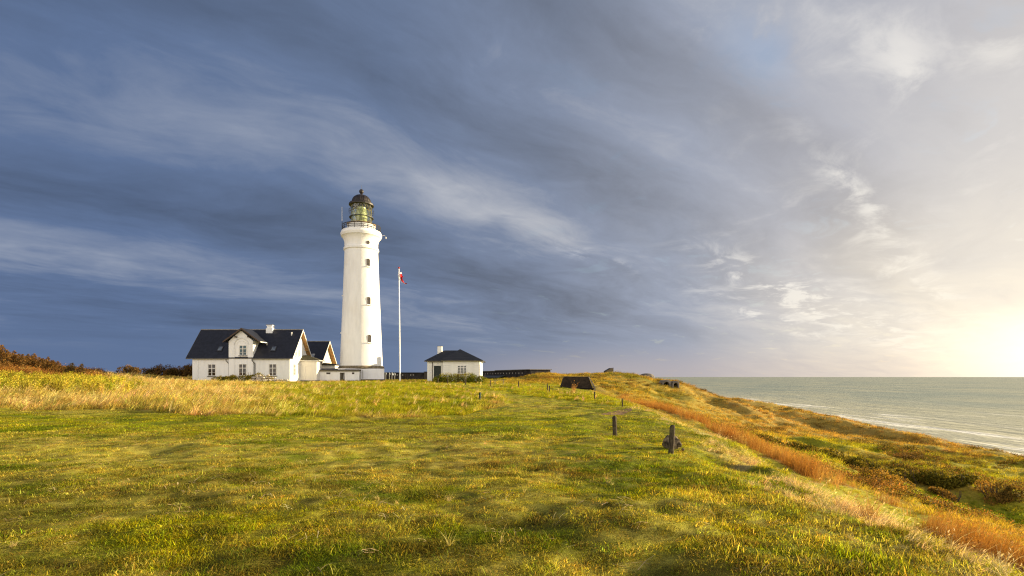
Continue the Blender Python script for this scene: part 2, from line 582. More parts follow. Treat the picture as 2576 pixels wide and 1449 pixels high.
KX = [-600, -150, -90, -70, -60, -50, -40, -25, -10, 0, 3, 5, 7, 9, 11, 13, 16, 20, 26, 34, 44, 56, 70, 85, 105, 125, 138, 150, 200]
KT = {
 -60: [-1, -1, -1.2, -1.4, -1.5, -1.6, -1.7, -1.7, -1.7, -1.7, -1.8, -2.0, -2.6, -3.5, -4.4, -5.3, -6.5, -7.3, -8, -9, -10, -11, -12.5, -14.5, -17.8, -21, -22.9, -25, -30],
 5: [-1, -1, -1.2, -1.4, -1.5, -1.6, -1.7, -1.7, -1.7, -1.7, -1.80, -2.10, -3.3, -4.5, -5.3, -5.9, -6.7, -7.4, -8, -9, -10, -11, -12.5, -14.5, -17.8, -21, -22.9, -25, -30],
 10: [-1, -1, -1.2, -1.4, -1.5, -1.6, -1.7, -1.7, -1.7, -1.7, -1.78, -2.02, -3.2, -4.4, -5.3, -5.9, -6.7, -7.4, -8.0, -9, -10, -11, -12.5, -14.5, -17.8, -21, -22.9, -25, -30],
 18: [-1, -1, -1.0, -1.1, -1.2, -1.4, -1.6, -1.68, -1.7, -1.72, -1.74, -1.80, -2.05, -3.3, -4.5, -5.3, -6.2, -7.1, -8.0, -8.9, -10, -11, -12.5, -14.5, -17.8, -21, -22.9, -25, -30],
 30: [-1, -.6, -.3, -.4, -.6, -.9, -1.1, -1.35, -1.62, -1.76, -1.8, -1.83, -1.92, -2.5, -3.5, -4.3, -5.1, -6.3, -7.8, -8.7, -9.8, -10.8, -12.3, -14.5, -17.8, -21, -22.9, -25, -30],
 45: [-1, 0, -.2, -.5, -.6, -.75, -.9, -1.1, -1.45, -1.68, -1.72, -1.74, -1.8, -2.05, -2.6, -3.1, -3.7, -5.0, -7.0, -8.2, -9.3, -10.4, -12.2, -14.4, -17.8, -21, -22.9, -25, -30],
 65: [-1, 1.2, 1.9, 1.5, .4, -.45, -.75, -.85, -1.15, -1.3, -1.4, -1.5, -1.6, -1.75, -2.05, -2.5, -3.2, -4.3, -5.9, -7.3, -8.5, -9.8, -11.7, -14.1, -17.8, -21, -22.9, -25, -30],
 85: [-1, 1, 1.6, .9, 0, -.7, -.85, -.82, -1.02, -1.15, -1.2, -1.25, -1.3, -1.35, -1.35, -1.35, -1.5, -2.1, -3.5, -5.2, -7.1, -9, -11.4, -14, -17.8, -21, -22.9, -25, -30],
 110: [-1, 0, .8, -.7, -.9, -1, -1, -.9, -.9, -.4, 0, .4, .6, .5, .25, .3, .55, .75, .45, -.95, -4.0, -6.4, -10.1, -13.6, -17.8, -21, -22.9, -25, -30],
 150: [-1.2, -1.2, -1.2, -1.2, -1.2, -1.2, -1.2, -1.2, -1.2, -1.1, -1.1, -1.1, -1.1, -1.1, -1.1, -1.1, -1.1, -1.1, -1.4, -2.8, -6, -9, -13, -16, -20, -22.5, -24, -26, -30],
 260: [-1.3, -1.3, -1.3, -1.3, -1.3, -1.3, -1.3, -1.3, -1.3, -1.3, -1.3, -1.3, -1.3, -1.3, -1.4, -1.6, -2, -3, -4, -6, -9, -12, -16, -19, -22.5, -24, -25, -27, -30],
 500: [-1.5, -1.5, -1.5, -1.5, -1.5, -1.6, -1.8, -2, -3, -6, -6.5, -7, -8, -9, -10, -11, -12, -14, -17, -20, -22, -23, -24, -25, -26, -26, -27, -28, -30],
 2500: [-4, -8, -16, -20, -22, -24, -25, -25, -26, -26, -26, -26, -26, -26, -26, -26, -26, -26, -26, -26, -26, -26, -26, -26, -26, -26, -27, -28, -30],
}


def steps(*seg):
    out = []
    for a, b, s in seg:
        out += list(np.arange(a, b - 1e-6, s))
    out.append(seg[-1][1])
    return np.array(out)


GX = steps((-600, -150, 45), (-150, -90, 4), (-90, -40, 1.3), (-40, -14, 0.45), (-14, 9, 0.125), (9, 24, 0.22), (24, 45, 0.4), (45, 110, 0.8), (110, 200, 3))
GY = steps((-60, -4, 6), (-4, 2.4, 0.8), (2.4, 13, 0.11), (13, 26, 0.22), (26, 60, 0.4), (60, 120, 0.75), (120, 180, 3), (180, 500, 32), (500, 2500, 400))
_ys = sorted(KT)
_A = pchip(KX, np.array([KT[k] for k in _ys]).T, GX)      # (nx, stations)
_B = pchip(_ys, _A.T, GY)                                  # (ny, nx)
XX, YY = np.meshgrid(GX, GY)

XB_Y = [-60, 0, 5, 10, 12, 14, 18, 24, 30, 40, 60, 90]
XB_X = [4.5, 4.5, 4.5, 4.9, 5.4, 6.0, 7.0, 7.4, 8.2, 9.2, 9.8, 10.5]


def brow(y): return np.interp(y, XB_Y, XB_X)
def tall_edge(x): return np.interp(x, [-60, -24, -18, -12.7, -8, -4.8, -2.5, -.8, .2, .3], [22, 23.5, 24, 21.3, 21.3, 21.5, 23.5, 28, 36, 400])
def path_l(y): return np.interp(y, [30, 36, 46, 62, 75, 90], [1.2, .2, -1.5, -6, -9, -13])
def path_r(y): return np.interp(y, [30, 32, 36, 43, 52, 60, 66, 75, 90], [8.3, 7.0, 5.4, 2.1, -1.0, -3.6, -5.2, -8.0, -12.5])


def zones(x, y):
    """soft 0..1 masks of the ground cover"""
    w = fbm(x / 2.2, y / 2.2, 40, 3) * 0.9
    w2 = fbm(x / 0.7, y / 0.7, 46, 2) * 0.35
    xb = brow(y)
    d_brow = x - xb + w * 0.5
    plateau = 1 - smooth(d_brow, -0.2, 1.0)
    ye = y + w * 1.6 + w2
    xl, xr = path_l(y), path_r(y)
    t1 = smooth(ye - tall_edge(x), -0.3, 0.6) * (1 - smooth(x - xl + w * 0.5, -0.5, 0.4)) 
    t1 = np.where(y > 36, (1 - smooth(x - xl + w * 0.5, -0.5, 0.4)), t1)
    t2 = smooth(x - xr + w * 0.5, -0.4, 0.5) * smooth(ye, 31.5, 33.5) * (1 - smooth(d_brow, -1.0, 1.2))
    clear = 1 - smooth(((x - 9.5) / 5.5) ** 2 + ((y - 62.5) / 7.5) ** 2 + w * 0.3, 0.75, 1.15)
    t2 = t2 * (1 - clear)
    # mown way to the house door
    gap = 1 - smooth(np.abs(x + 26.5 - (y - 52) * -0.1) + w, 1.3, 2.2)
    gap = gap * smooth(y, 43, 46) * (1 - smooth(y, 70, 74))
    t1 = t1 * (1 - gap)
    rc = np.interp(y, [10, 14, 18, 24, 30, 40, 55, 62], [22, 20.5, 18.6, 17.3, 16.8, 15.9, 14.6, 13])
    rw = np.interp(y, [10, 14, 18, 20.5, 22, 23.3, 26, 30, 40, 55, 64], [3.4, 3.0, 2.6, 1.2, 0.2, 0.5, 1.2, 1.15, 1.1, 1.2, 0.5])
    reed = (1 - smooth(np.abs(x - rc + w * 1.5) / rw + w2 * .5, 0.6, 1.25)) * smooth(fbm(x / 2.2, y / 4.0, 62, 3) + .42, 0, .5) * smooth(y, 8, 11) * (1 - smooth(y, 58, 64))
    dune = smooth(x - rc, 0.5, 3.0) * (1 - plateau)
    dune = np.maximum(dune, smooth(y, 84, 92) * smooth(x, -4, 2))
    edge = np.exp(-((d_brow - 0.35) / 0.75) ** 2) * smooth(y, 2, 5) * (1 - smooth(y, 30, 42))
    slope = (1 - plateau) * (1 - dune) * (1 - reed)
    lawn = plateau * (1 - np.clip(t1 + t2, 0, 1)) * (1 - np.clip(dune, 0, 1))
    return dict(lawn=lawn, t1=t1 * plateau, t2=t2, reed=reed, dune=dune, edge=edge, slope=slope, clear=clear, w=w, plateau=plateau)


def relief(x, y):
    xb = brow(y)
    d = x - xb
    pl = 1 - smooth(d, -0.5, 1.5)
    z = zones(x, y)
    lawn_r = 0.125 * fbm(x / 3.1, y / 3.1, 3, 2) + (0.075 + 0.060 * smooth(x, 0, 3)) * fbm(x / 1.15, y / 1.15, 5, 3) + 0.024 * fbm(x / 0.36, y / 0.36, 8, 2)
    tall_r = 0.20 * fbm(x / 4.0, y / 4.0, 12, 3) + 0.08 * fbm(x / 1.2, y / 1.2, 14, 2)
    k = np.clip(z['t1'] + z['t2'], 0, 1)
    far = smooth(d, 8, 17)
    du = np.abs(fbm(x / 9.0, y / 9.0, 21, 4))
    dune_r = 1.15 * fbm(x / 13.0 + y / 40.0, y / 13.0, 20, 4) * far + 0.75 * (0.35 - du) * far + (0.14 + 0.22 * far) * fbm(x / 2.4, y / 2.4, 25, 3)
    # ridges that run along the coast, as wind-built dunes do
    ridge = 1.25 * fbm((x * 0.8 + y * 0.35) / 6.5, (y - x * 0.35) / 22.0, 33, 3) * smooth(d, 14, 26)
    up = smooth(y, 84, 100) * smooth(x, -2, 6) * (1 - smooth(x, 26, 40))
    z_far = 1 - smooth(y, 125, 160)
    out = pl * ((1 - k) * lawn_r + k * tall_r) * (1 - 0.75 * smooth(y, 66, 80) * (1 - smooth(x, -2, 4))) + (1 - pl) * (dune_r + ridge) * (1 - smooth(x, 108, 124))
    out = out + up * (0.30 * fbm(x / 3.0, y / 3.0, 51, 3))
    # little bank where the mown grass meets the tall grass
    # terraces on the near slope (sheep tracks)
    tr = np.interp(y, [0, 14, 22, 40], [1.0, 1.0, 0.8, 0.4]) * smooth(d, 0.3, 1.4) * (1 - smooth(d, 5, 8))
    out = out + tr * 0.16 * np.sin(d * 2.6 + 1.2 * fbm(x / 3, y / 3, 61, 2))
    return out * z_far


ZZ = _B + relief(XX, YY)
# a hollow behind the right hand post, just over the brow
ZZ -= 0.50 * np.exp(-(((XX - 4.95) / 0.42) ** 2 + ((YY - 11.8) / 0.75) ** 2))
ZZ += 0.26 * np.exp(-(((XX - 5.75) / 0.34) ** 2 + ((YY - 10.9) / 1.1) ** 2))


def ground_z(x, y):
    x = np.asarray(x, float); y = np.asarray(y, float)
    i = np.clip(np.searchsorted(GX, x) - 1, 0, len(GX) - 2)
    j = np.clip(np.searchsorted(GY, y) - 1, 0, len(GY) - 2)
    fx = np.clip((x - GX[i]) / (GX[i + 1] - GX[i]), 0, 1)
    fy = np.clip((y - GY[j]) / (GY[j + 1] - GY[j]), 0, 1)
    return (ZZ[j, i] * (1 - fx) + ZZ[j, i + 1] * fx) * (1 - fy) + (ZZ[j + 1, i] * (1 - fx) + ZZ[j + 1, i + 1] * fx) * fy


def gz(x, y): return float(ground_z(np.array([x]), np.array([y]))[0])


def lerp(a, b, t): return a + (np.asarray(b, float) - a) * t[:, None]


def cover_tint(x, y, mixed=0.0):
    """natural colour of what grows at x, y"""
    z = zones(x, y)
    n_big = fbm(x / 5.0, y / 3.2, 70, 3)
    n_mid = fbm(x / 1.5, y / 0.9, 73, 3)
    n_fine = fbm(x / 0.45, y / 0.3, 77, 2)
    g1 = np.array((0.150, 0.195, 0.005)); g2 = np.array((0.380, 0.360, 0.008))
    st = np.array((0.545, 0.450, 0.085)); br = np.array((0.215, 0.140, 0.022))
    # lawn: dry in the middle and left, greener to the right and in patches
    dry = 0.52 - 0.062 * x * (x > 0) + 0.80 * n_big + 0.75 * n_mid + 0.6 * n_fine + mixed * rng.normal(0, 1, len(x))
    dry = dry + 0.35 * np.exp(-((y - 11) / 5.0) ** 2) * (x < 1) - 0.55 * np.exp(-((y - 19) / 3.0) ** 2)
    dry = dry - 0.9 * np.exp(-(((x + 3.6) / 1.2) ** 2 + ((y - 5.7) / 0.9) ** 2))
    c = np.ones((len(x), 3)) * g1
    c = lerp(c, g2, np.clip(0.5 + n_mid * 1.3, 0, 1))
    c = lerp(c, st, smooth(dry, 0.15, 1.0) * 0.80)
    c = lerp(c, br, smooth(n_big * 0.6 + n_fine * 0.5 - 0.5 * n_mid, 0.32, 0.75) * 0.65)
    c = lerp(c, (0.075, 0.105, 0.005), smooth(.7 * n_mid + .55 * n_fine + .3 * n_big, .12, .55) * .62)
    near_ = smooth(10.5 - y + 2.5 * n_big, 0, 4.5) * (1 - smooth(x, 0.5, 4.0)) + .5 * smooth(8 - y, 0, 3)
    c = lerp(c, (0.110, 0.100, 0.009), np.clip(near_, 0, 1) * np.clip(.18 - .7 * n_mid + .8 * n_fine, 0, .8))
    # tall grass
    left = smooth(-x / np.maximum(y, 5), .40, .62)
    tg = np.ones((len(x), 3)) * np.array((0.350, 0.340, 0.018))
    tg = lerp(tg, (0.130, 0.165, 0.010), smooth(n_mid + .4 * n_fine, 0.0, 0.5) * 0.85)
    straw = smooth(n_big * 0.8 + n_mid * 0.7 + 0.25 * left + 0.1, 0.30, 0.85)
    tg = lerp(tg, (0.50, 0.345, 0.120), straw * 0.8)
    tg2 = np.ones((len(x), 3)) * np.array((0.50, 0.350, 0.100))
    tg2 = lerp(tg2, (0.250, 0.235, 0.030), smooth(n_mid + 0.5 * n_big, 0.05, 0.6) * 0.8)
    tg = lerp(tg, tg2, left * 0.8)
    k = np.clip(z['t1'] + z['t2'], 0, 1)
    c = lerp(c, tg, k)
    # near slope
    sl = np.ones((len(x), 3)) * np.array((0.370, 0.355, 0.016))
    sl = lerp(sl, (0.36, 0.25, 0.085), smooth(n_mid + 0.3 * n_big, 0.05, 0.6) * 0.85)
    sl = lerp(sl, (0.33, 0.19, 0.04), smooth(y, 26, 44)*0.6)
    c = lerp(c, sl, np.clip(z['slope'], 0, 1))
    c = lerp(c, (0.52, 0.40, 0.20), np.clip(z['edge'], 0, 1) * smooth(n_mid + 0.4 * n_fine, -0.25, 0.5) * 0.85)
    # dunes
    nd = fbm(x / 11.0, y / 11.0, 80, 3)
    nd2 = fbm(x / 3.4, y / 3.4, 83, 3)
    du = np.ones((len(x), 3)) * np.array((0.450, 0.320, 0.042))
    du = lerp(du, (0.300, 0.300, 0.012), smooth(nd + 0.45 * nd2, -0.10, 0.5) * 0.9)
    du = lerp(du, (0.315, 0.165, 0.045), smooth(-nd + 0.6 * nd2, 0.15, 0.7) * 0.8)
    hi = smooth(y + 0.25 * x, 62, 88)
    du = lerp(du, lerp(np.ones((len(x), 3)) * np.array((0.420, 0.265, 0.060)), (0.250, 0.155, 0.040), smooth(nd2, 0.0, 0.6)), hi * 0.8)
    upl = smooth(y, 66, 80) * (1 - smooth(x, 26, 40))
    du = lerp(du, lerp(np.ones((len(x), 3)) * np.array((0.390, 0.285, 0.035)), (0.200, 0.190, 0.018), smooth(nd2 + 0.5 * nd, -0.05, 0.5)), upl * 0.75)
    val = np.exp(-(((x - 27) / 6.0) ** 2 + ((y - 30.0) / 3.2) ** 2)) + 0.8 * np.exp(-(((x - 24) / 3.4) ** 2 + ((y - 41) / 6.0) ** 2)) + 0.5 * np.exp(-(((x - 36) / 5.0) ** 2 + ((y - 38.0) / 4.0) ** 2))
    du = lerp(du, (0.310, 0.400, 0.006), np.clip(val * (0.9 + 0.5 * nd2), 0, 1))
    du = lerp(du, (0.30, 0.15, 0.035), np.clip(smooth(x, 60, 80) * (1 - smooth(y, 70, 95)), 0, 1) * 0.7)
    c = lerp(c, du, np.clip(z['dune'], 0, 1))
    c = lerp(c, (0.30, 0.15, 0.035), np.clip(z['reed'], 0, 1))
    # bushy hill on the left
    hill = smooth(-x / np.maximum(y, 5), .78, .84) * smooth(y, 46, 54)
    c = lerp(c, lerp(np.ones((len(x), 3)) * np.array((0.24, 0.115, 0.028)), (0.13, 0.085, 0.022), smooth(n_mid, 0, .5)), hill)
    sand = smooth(x + 3.0 * n_mid, 121, 127) * (y < 400)
    c = lerp(c, (0.44, 0.36, 0.26), sand)
    return c, z


def build_ground():
    nx, ny = len(GX), len(GY)
    co = np.stack([XX.ravel(), YY.ravel(), ZZ.ravel()], 1).astype(np.float32)
    idx = np.arange(nx * ny).reshape(ny, nx)
    q = np.stack([idx[:-1, :-1], idx[:-1, 1:], idx[1:, 1:], idx[1:, :-1]], -1).reshape(-1, 4)
    me = bpy.data.meshes.new('ground')
    me.vertices.add(len(co)); me.vertices.foreach_set('co', co.ravel())
    me.loops.add(q.size); me.loops.foreach_set('vertex_index', q.ravel().astype(np.int32))
    me.polygons.add(len(q)); me.polygons.foreach_set('loop_start', np.arange(0, q.size, 4, dtype=np.int32))
    me.update(calc_edges=True)
    c, z = cover_tint(co[:, 0].astype(float), co[:, 1].astype(float))
    # soil and thatch under the blades: the same colours, a little browner
    soil = lerp(c, (0.16, 0.115, 0.02), np.full(len(c), 0.18))
    soil = lerp(soil, (0.085, 0.066, 0.014), np.clip(z['lawn'], 0, 1) * smooth(fbm(co[:, 0] / .3, co[:, 1] / .22, 141, 2), -.35, .4) * .45)
    a = me.color_attributes.new('cover', 'FLOAT_COLOR', 'POINT')
    a.data.foreach_set('color', np.concatenate([soil, np.ones((len(c), 1))], 1).astype(np.float32).ravel())
    me.shade_smooth()
    m, nt, out = nmat('turf')
    at_ = N(nt, 'ShaderNodeAttribute', _attribute_type='GEOMETRY', _attribute_name='cover')
    p = gpos(nt)
    n1 = noise(nt, p, 6.0, 5, 0.65)
    n2 = noise(nt, p, 38.0, 4, 0.7)
    col = mix(nt, 1.0, at_.outputs['Color'], mapr(nt, n1, 0.25, 0.75, 0.65, 1.4), 'MULTIPLY')
    col = mix(nt, mapr(nt, n2, 0.52, 0.72, 0, 0.40), col, (0.42, 0.33, 0.045, 1))
    h = math_(nt, 'ADD', math_(nt, 'MULTIPLY', n1, 0.6), n2)
    principled(nt, out, col, 0.9, 0.1, 0, h, 0.9, 0.05)
    me.materials.append(m)
    o = bpy.data.objects.new('ground', me)
    COL.objects.link(o)
    tag(o, 'grassy clifftop ground falling away through dunes to the beach', 'ground', kind='structure')
    return o


build_ground()

# bare dirt path crossing the brow
def build_path():
    pts = [(3.5, 23.0, .08), (3.9, 23.6, .22), (4.4, 24.4, .32), (5.0, 25.3, .36), (5.6, 26.4, .34), (6.2, 27.6, .28), (6.7, 28.8, .12)]
    xs = np.array([p[0] for p in pts]); ys = np.array([p[1] for p in pts]); ws = np.array([p[2] for p in pts])
    t = np.linspace(0, len(pts) - 1, 60)
    X, Y, W = (pchip(np.arange(len(pts)), a, t) for a in (xs, ys, ws))
    dx, dy = np.gradient(X), np.gradient(Y)
    L = np.hypot(dx, dy)
    nxv, nyv = -dy / L, dx / L
    mb = MB()
    K = 9
    vs, fs = [], []
    for i in range(60):
        for k in range(K):
            s = (k / (K - 1) - .5) * 2 * W[i] * (1 + 0.35 * vnoise(np.array([i / 3.1]), np.array([k * 1.0 // 8]), 9)[0])
            px, py = X[i] + nxv[i] * s, Y[i] + nyv[i] * s
            vs.append((px, py, gz(px, py) + 0.02))
    for i in range(59):
        for k in range(K - 1):
            fs.append((i * K + k, i * K + k + 1, (i + 1) * K + k + 1, (i + 1) * K + k))
    mb.add(vs, fs)
    o = mb.build('path', simple('trodden_earth', (0.20, 0.125, 0.065), 0.9, 0.1, 0, 0.35, 6.0, 0.5), smooth=60)
    tag(o, 'short bare brown earth path crossing the mown grass at the brow', 'path', kind='structure')


build_path()

# ------------------------------------------------------------------ sea
def build_sea():
    zs = -22.6
    me = bpy.data.meshes.new('sea')
    xs = np.array([-20000, -2000, -200, 60, 100, 140, 200, 300, 600, 2000, 8000, 60000.0])
    ys = np.array([-20000, -2000, -300, 0, 100, 200, 400, 900, 3000, 12000, 70000.0])
    X, Y = np.meshgrid(xs, ys)
    vs = [(a, b, zs) for a, b in zip(X.ravel(), Y.ravel())]
    nx = len(xs)
    fs = [(j * nx + i, j * nx + i + 1, (j + 1) * nx + i + 1, (j + 1) * nx + i) for j in range(len(ys) - 1) for i in range(nx - 1)]
    me.from_pydata(vs, [], fs)
    m, nt, out = nmat('sea_water')
    p = gpos(nt)
    xyz = N(nt, 'ShaderNodeSeparateXYZ', i0=p)
    x = xyz.outputs[0]
    # waves run along the shore
    mp = N(nt, 'ShaderNodeMapping', Vector=p)
    mp.inputs['Scale'].default_value = (1.0, 0.30, 1)
    mp.inputs['Rotation'].default_value = (0, 0, R(-6))
    wv = mp.outputs[0]
    w1 = noise(nt, wv, 0.10, 6, 0.62)
    w2 = noise(nt, wv, 0.55, 4, 0.6)
    w3 = noise(nt, wv, 0.018, 4, 0.55)
    h = math_(nt, 'ADD', math_(nt, 'MULTIPLY', w1, 3.0), math_(nt, 'MULTIPLY', w2, 0.25))
    shore = mapr(nt, x, 150, 420, 1.0, 0.0)
    col = mix(nt, shore, (0.220, 0.255, 0.195, 1), (0.420, 0.405, 0.275, 1))
    col = mix(nt, mapr(nt, w3, 0.4, 0.62, 0, 0.55), col, (0.42, 0.40, 0.25, 1))
    # breakers: long thin streaks of foam, thicker toward the beach
    mf = N(nt, 'ShaderNodeMapping', Vector=p)
    mf.inputs['Scale'].default_value = (1.0, 0.16, 1)
    mf.inputs['Rotation'].default_value = (0, 0, R(-8))
    f1 = noise(nt, mf.outputs[0], 0.075, 7, 0.66, 0.4)
    f2 = noise(nt, mf.outputs[0], 0.5, 5, 0.7)
    thr = math_(nt, 'ADD', f1, math_(nt, 'MULTIPLY', math_(nt, 'SUBTRACT', f2, 0.5), 0.28))
    thr = math_(nt, 'ADD', thr, mapr(nt, x, 140, 300, 0.125, -0.06))
    foam = mapr(nt, thr, 0.545, 0.70)
    foam = math_(nt, 'MULTIPLY', foam, mapr(nt, x, 520, 220, 0.0, 0.9))
    wash = math_(nt, 'MULTIPLY', mapr(nt, x, 150, 139), mapr(nt, f2, 0.35, 0.6))
    foam = math_(nt, 'MAXIMUM', foam, wash)
    col = mix(nt, foam, col, (0.82, 0.80, 0.74, 1))
    rough = mix(nt, foam, (0.46, 0.46, 0.46, 1), (0.9, 0.9, 0.9, 1))
    pr = principled(nt, out, col, rough, 0.5, 0, h, 0.6, 1.5)
    pr.inputs['IOR'].default_value = 1.33
    me.materials.append(m)
    o = bpy.data.objects.new('sea', me)
    COL.objects.link(o)
    tag(o, 'grey green sea with pale lines of surf along the shore', 'sea', kind='structure')


build_sea()
# ------------------------------------------------------------------ buildings
M_WALL = whitewash('whitewashed_brick', (0.80, 0.79, 0.76), 0.12)
M_TOWER = whitewash('whitewashed_tower', (0.83, 0.81, 0.77), 0.22, False, True)
M_HUT = whitewash('whitewashed_hut', (0.78, 0.76, 0.69), 0.18, False)
M_SLATE = roof_mat('dark_slate', (0.0125, 0.0135, 0.021))
M_FELT = roof_mat('black_roofing', (0.012, 0.012, 0.014), row=0.9)
M_FASCIA = simple('weathered_fascia', (0.10, 0.085, 0.06), 0.8)
M_TRIM = simple('painted_trim', (0.74, 0.71, 0.64), 0.5, vary=0.12)
M_WOOD = simple('varnished_soffit', (0.30, 0.165, 0.06), 0.7, vary=0.35, scale=5)
M_PANE = glass_mat('window_glass')
M_PANE2 = glass_mat('window_glass_teal', (0.015, 0.045, 0.055))
M_DARK = simple('dark_metal', (0.03, 0.028, 0.027), 0.5, 0.4)
M_IRON = simple('rusty_dome', (0.024, 0.018, 0.016), 0.5, 0.4, 0.1, 0.45, 2.5)
M_PLINTH = simple('tarred_plinth', (0.075, 0.06, 0.052), 0.85)
M_BAND = simple('mossy_stone_band', (0.17, 0.135, 0.085), 0.9, vary=0.4)
M_PIPE = simple('zinc_pipe', (0.26, 0.24, 0.22), 0.5, 0.4, 0.3)
M_SILLRED = simple('tiled_sill', (0.16, 0.075, 0.04), 0.8)
M_RUST = simple('rust_stained_sill', (0.34, 0.22, 0.10), 0.8, vary=0.5)
M_SKYL = simple('skylight_frame', (0.035, 0.035, 0.04), 0.5)
M_CONC = simple('weathered_concrete', (0.16, 0.14, 0.115), 0.9, 0.15, 0, 0.5, 1.5, 0.6)
M_DOOR = simple('green_black_door', (0.012, 0.020, 0.016), 0.5, 0.3)
M_DOORGREY = simple('grey_door', (0.20, 0.17, 0.13), 0.6)
M_VOID = simple('unlit_interior', (0.012, 0.011, 0.010), 0.9, 0.0)  # near-black colour standing in for shade inside openings
M_CEDAR = simple('pale_cladding', (0.66, 0.61, 0.50), 0.7, vary=0.2, scale=6)

UP = Vector((0, 0, 1))


def window(parent, c, r, n, w, h, cols=2, rows=(0.36,), bar=0.07, mat=None, glass=None, sill=None, minor=(), deep=0.06, label=None):
    """casement window standing on the wall point c (middle of its foot): frame, panes and sill"""
    c, r, n = Vector(c), Vector(r), Vector(n)
    mat = mat or M_TRIM
    f = MB()
    mid = c + UP * h / 2
    for s in (-1, 1):
        f.obox(mid + r * s * (w / 2 - bar / 2) + n * deep / 2, r, UP, n, bar / 2, h / 2, deep / 2)
    iw = w - 2 * bar
    for zz_ in (bar / 2, h - bar / 2):
        f.obox(c + UP * zz_ + n * deep / 2, r, UP, n, iw / 2, bar / 2, deep / 2)
    for k in range(1, cols):
        f.obox(mid + r * (-iw / 2 + iw * k / cols) + n * (deep / 2 + 0.006), r, UP, n, bar * 0.55, h / 2 - bar, deep / 2)
    for q in rows:
        f.obox(c + UP * (h * (1 - q)) + n * (deep / 2 + 0.003), r, UP, n, iw / 2, bar * 0.5, deep / 2)
    for q in minor:
        f.obox(c + UP * (h * q) + n * (deep / 2 - 0.006), r, UP, n, iw / 2, 0.016, deep / 2 - 0.01)
    o = f.build('window', mat, parent)
    if label: o['label'] = label
    g = MB()
    g.obox(mid + n * 0.012, r, UP, n, iw / 2 + 0.01, h / 2 - bar + 0.01, 0.008)
    g.build('pane', glass or M_PANE, o)
    if sill:
        s = MB()
        s.obox(c - UP * 0.05 + n * 0.09, r, UP, n, w / 2 + 0.06, 0.05, 0.09)
        s.build('sill', sill, o)
    return o


def Z1(zx, zy, Y): return at((650 + zx * .3106) / 1.4907, (1180 + zy * .3106) / 1.4907, Y)


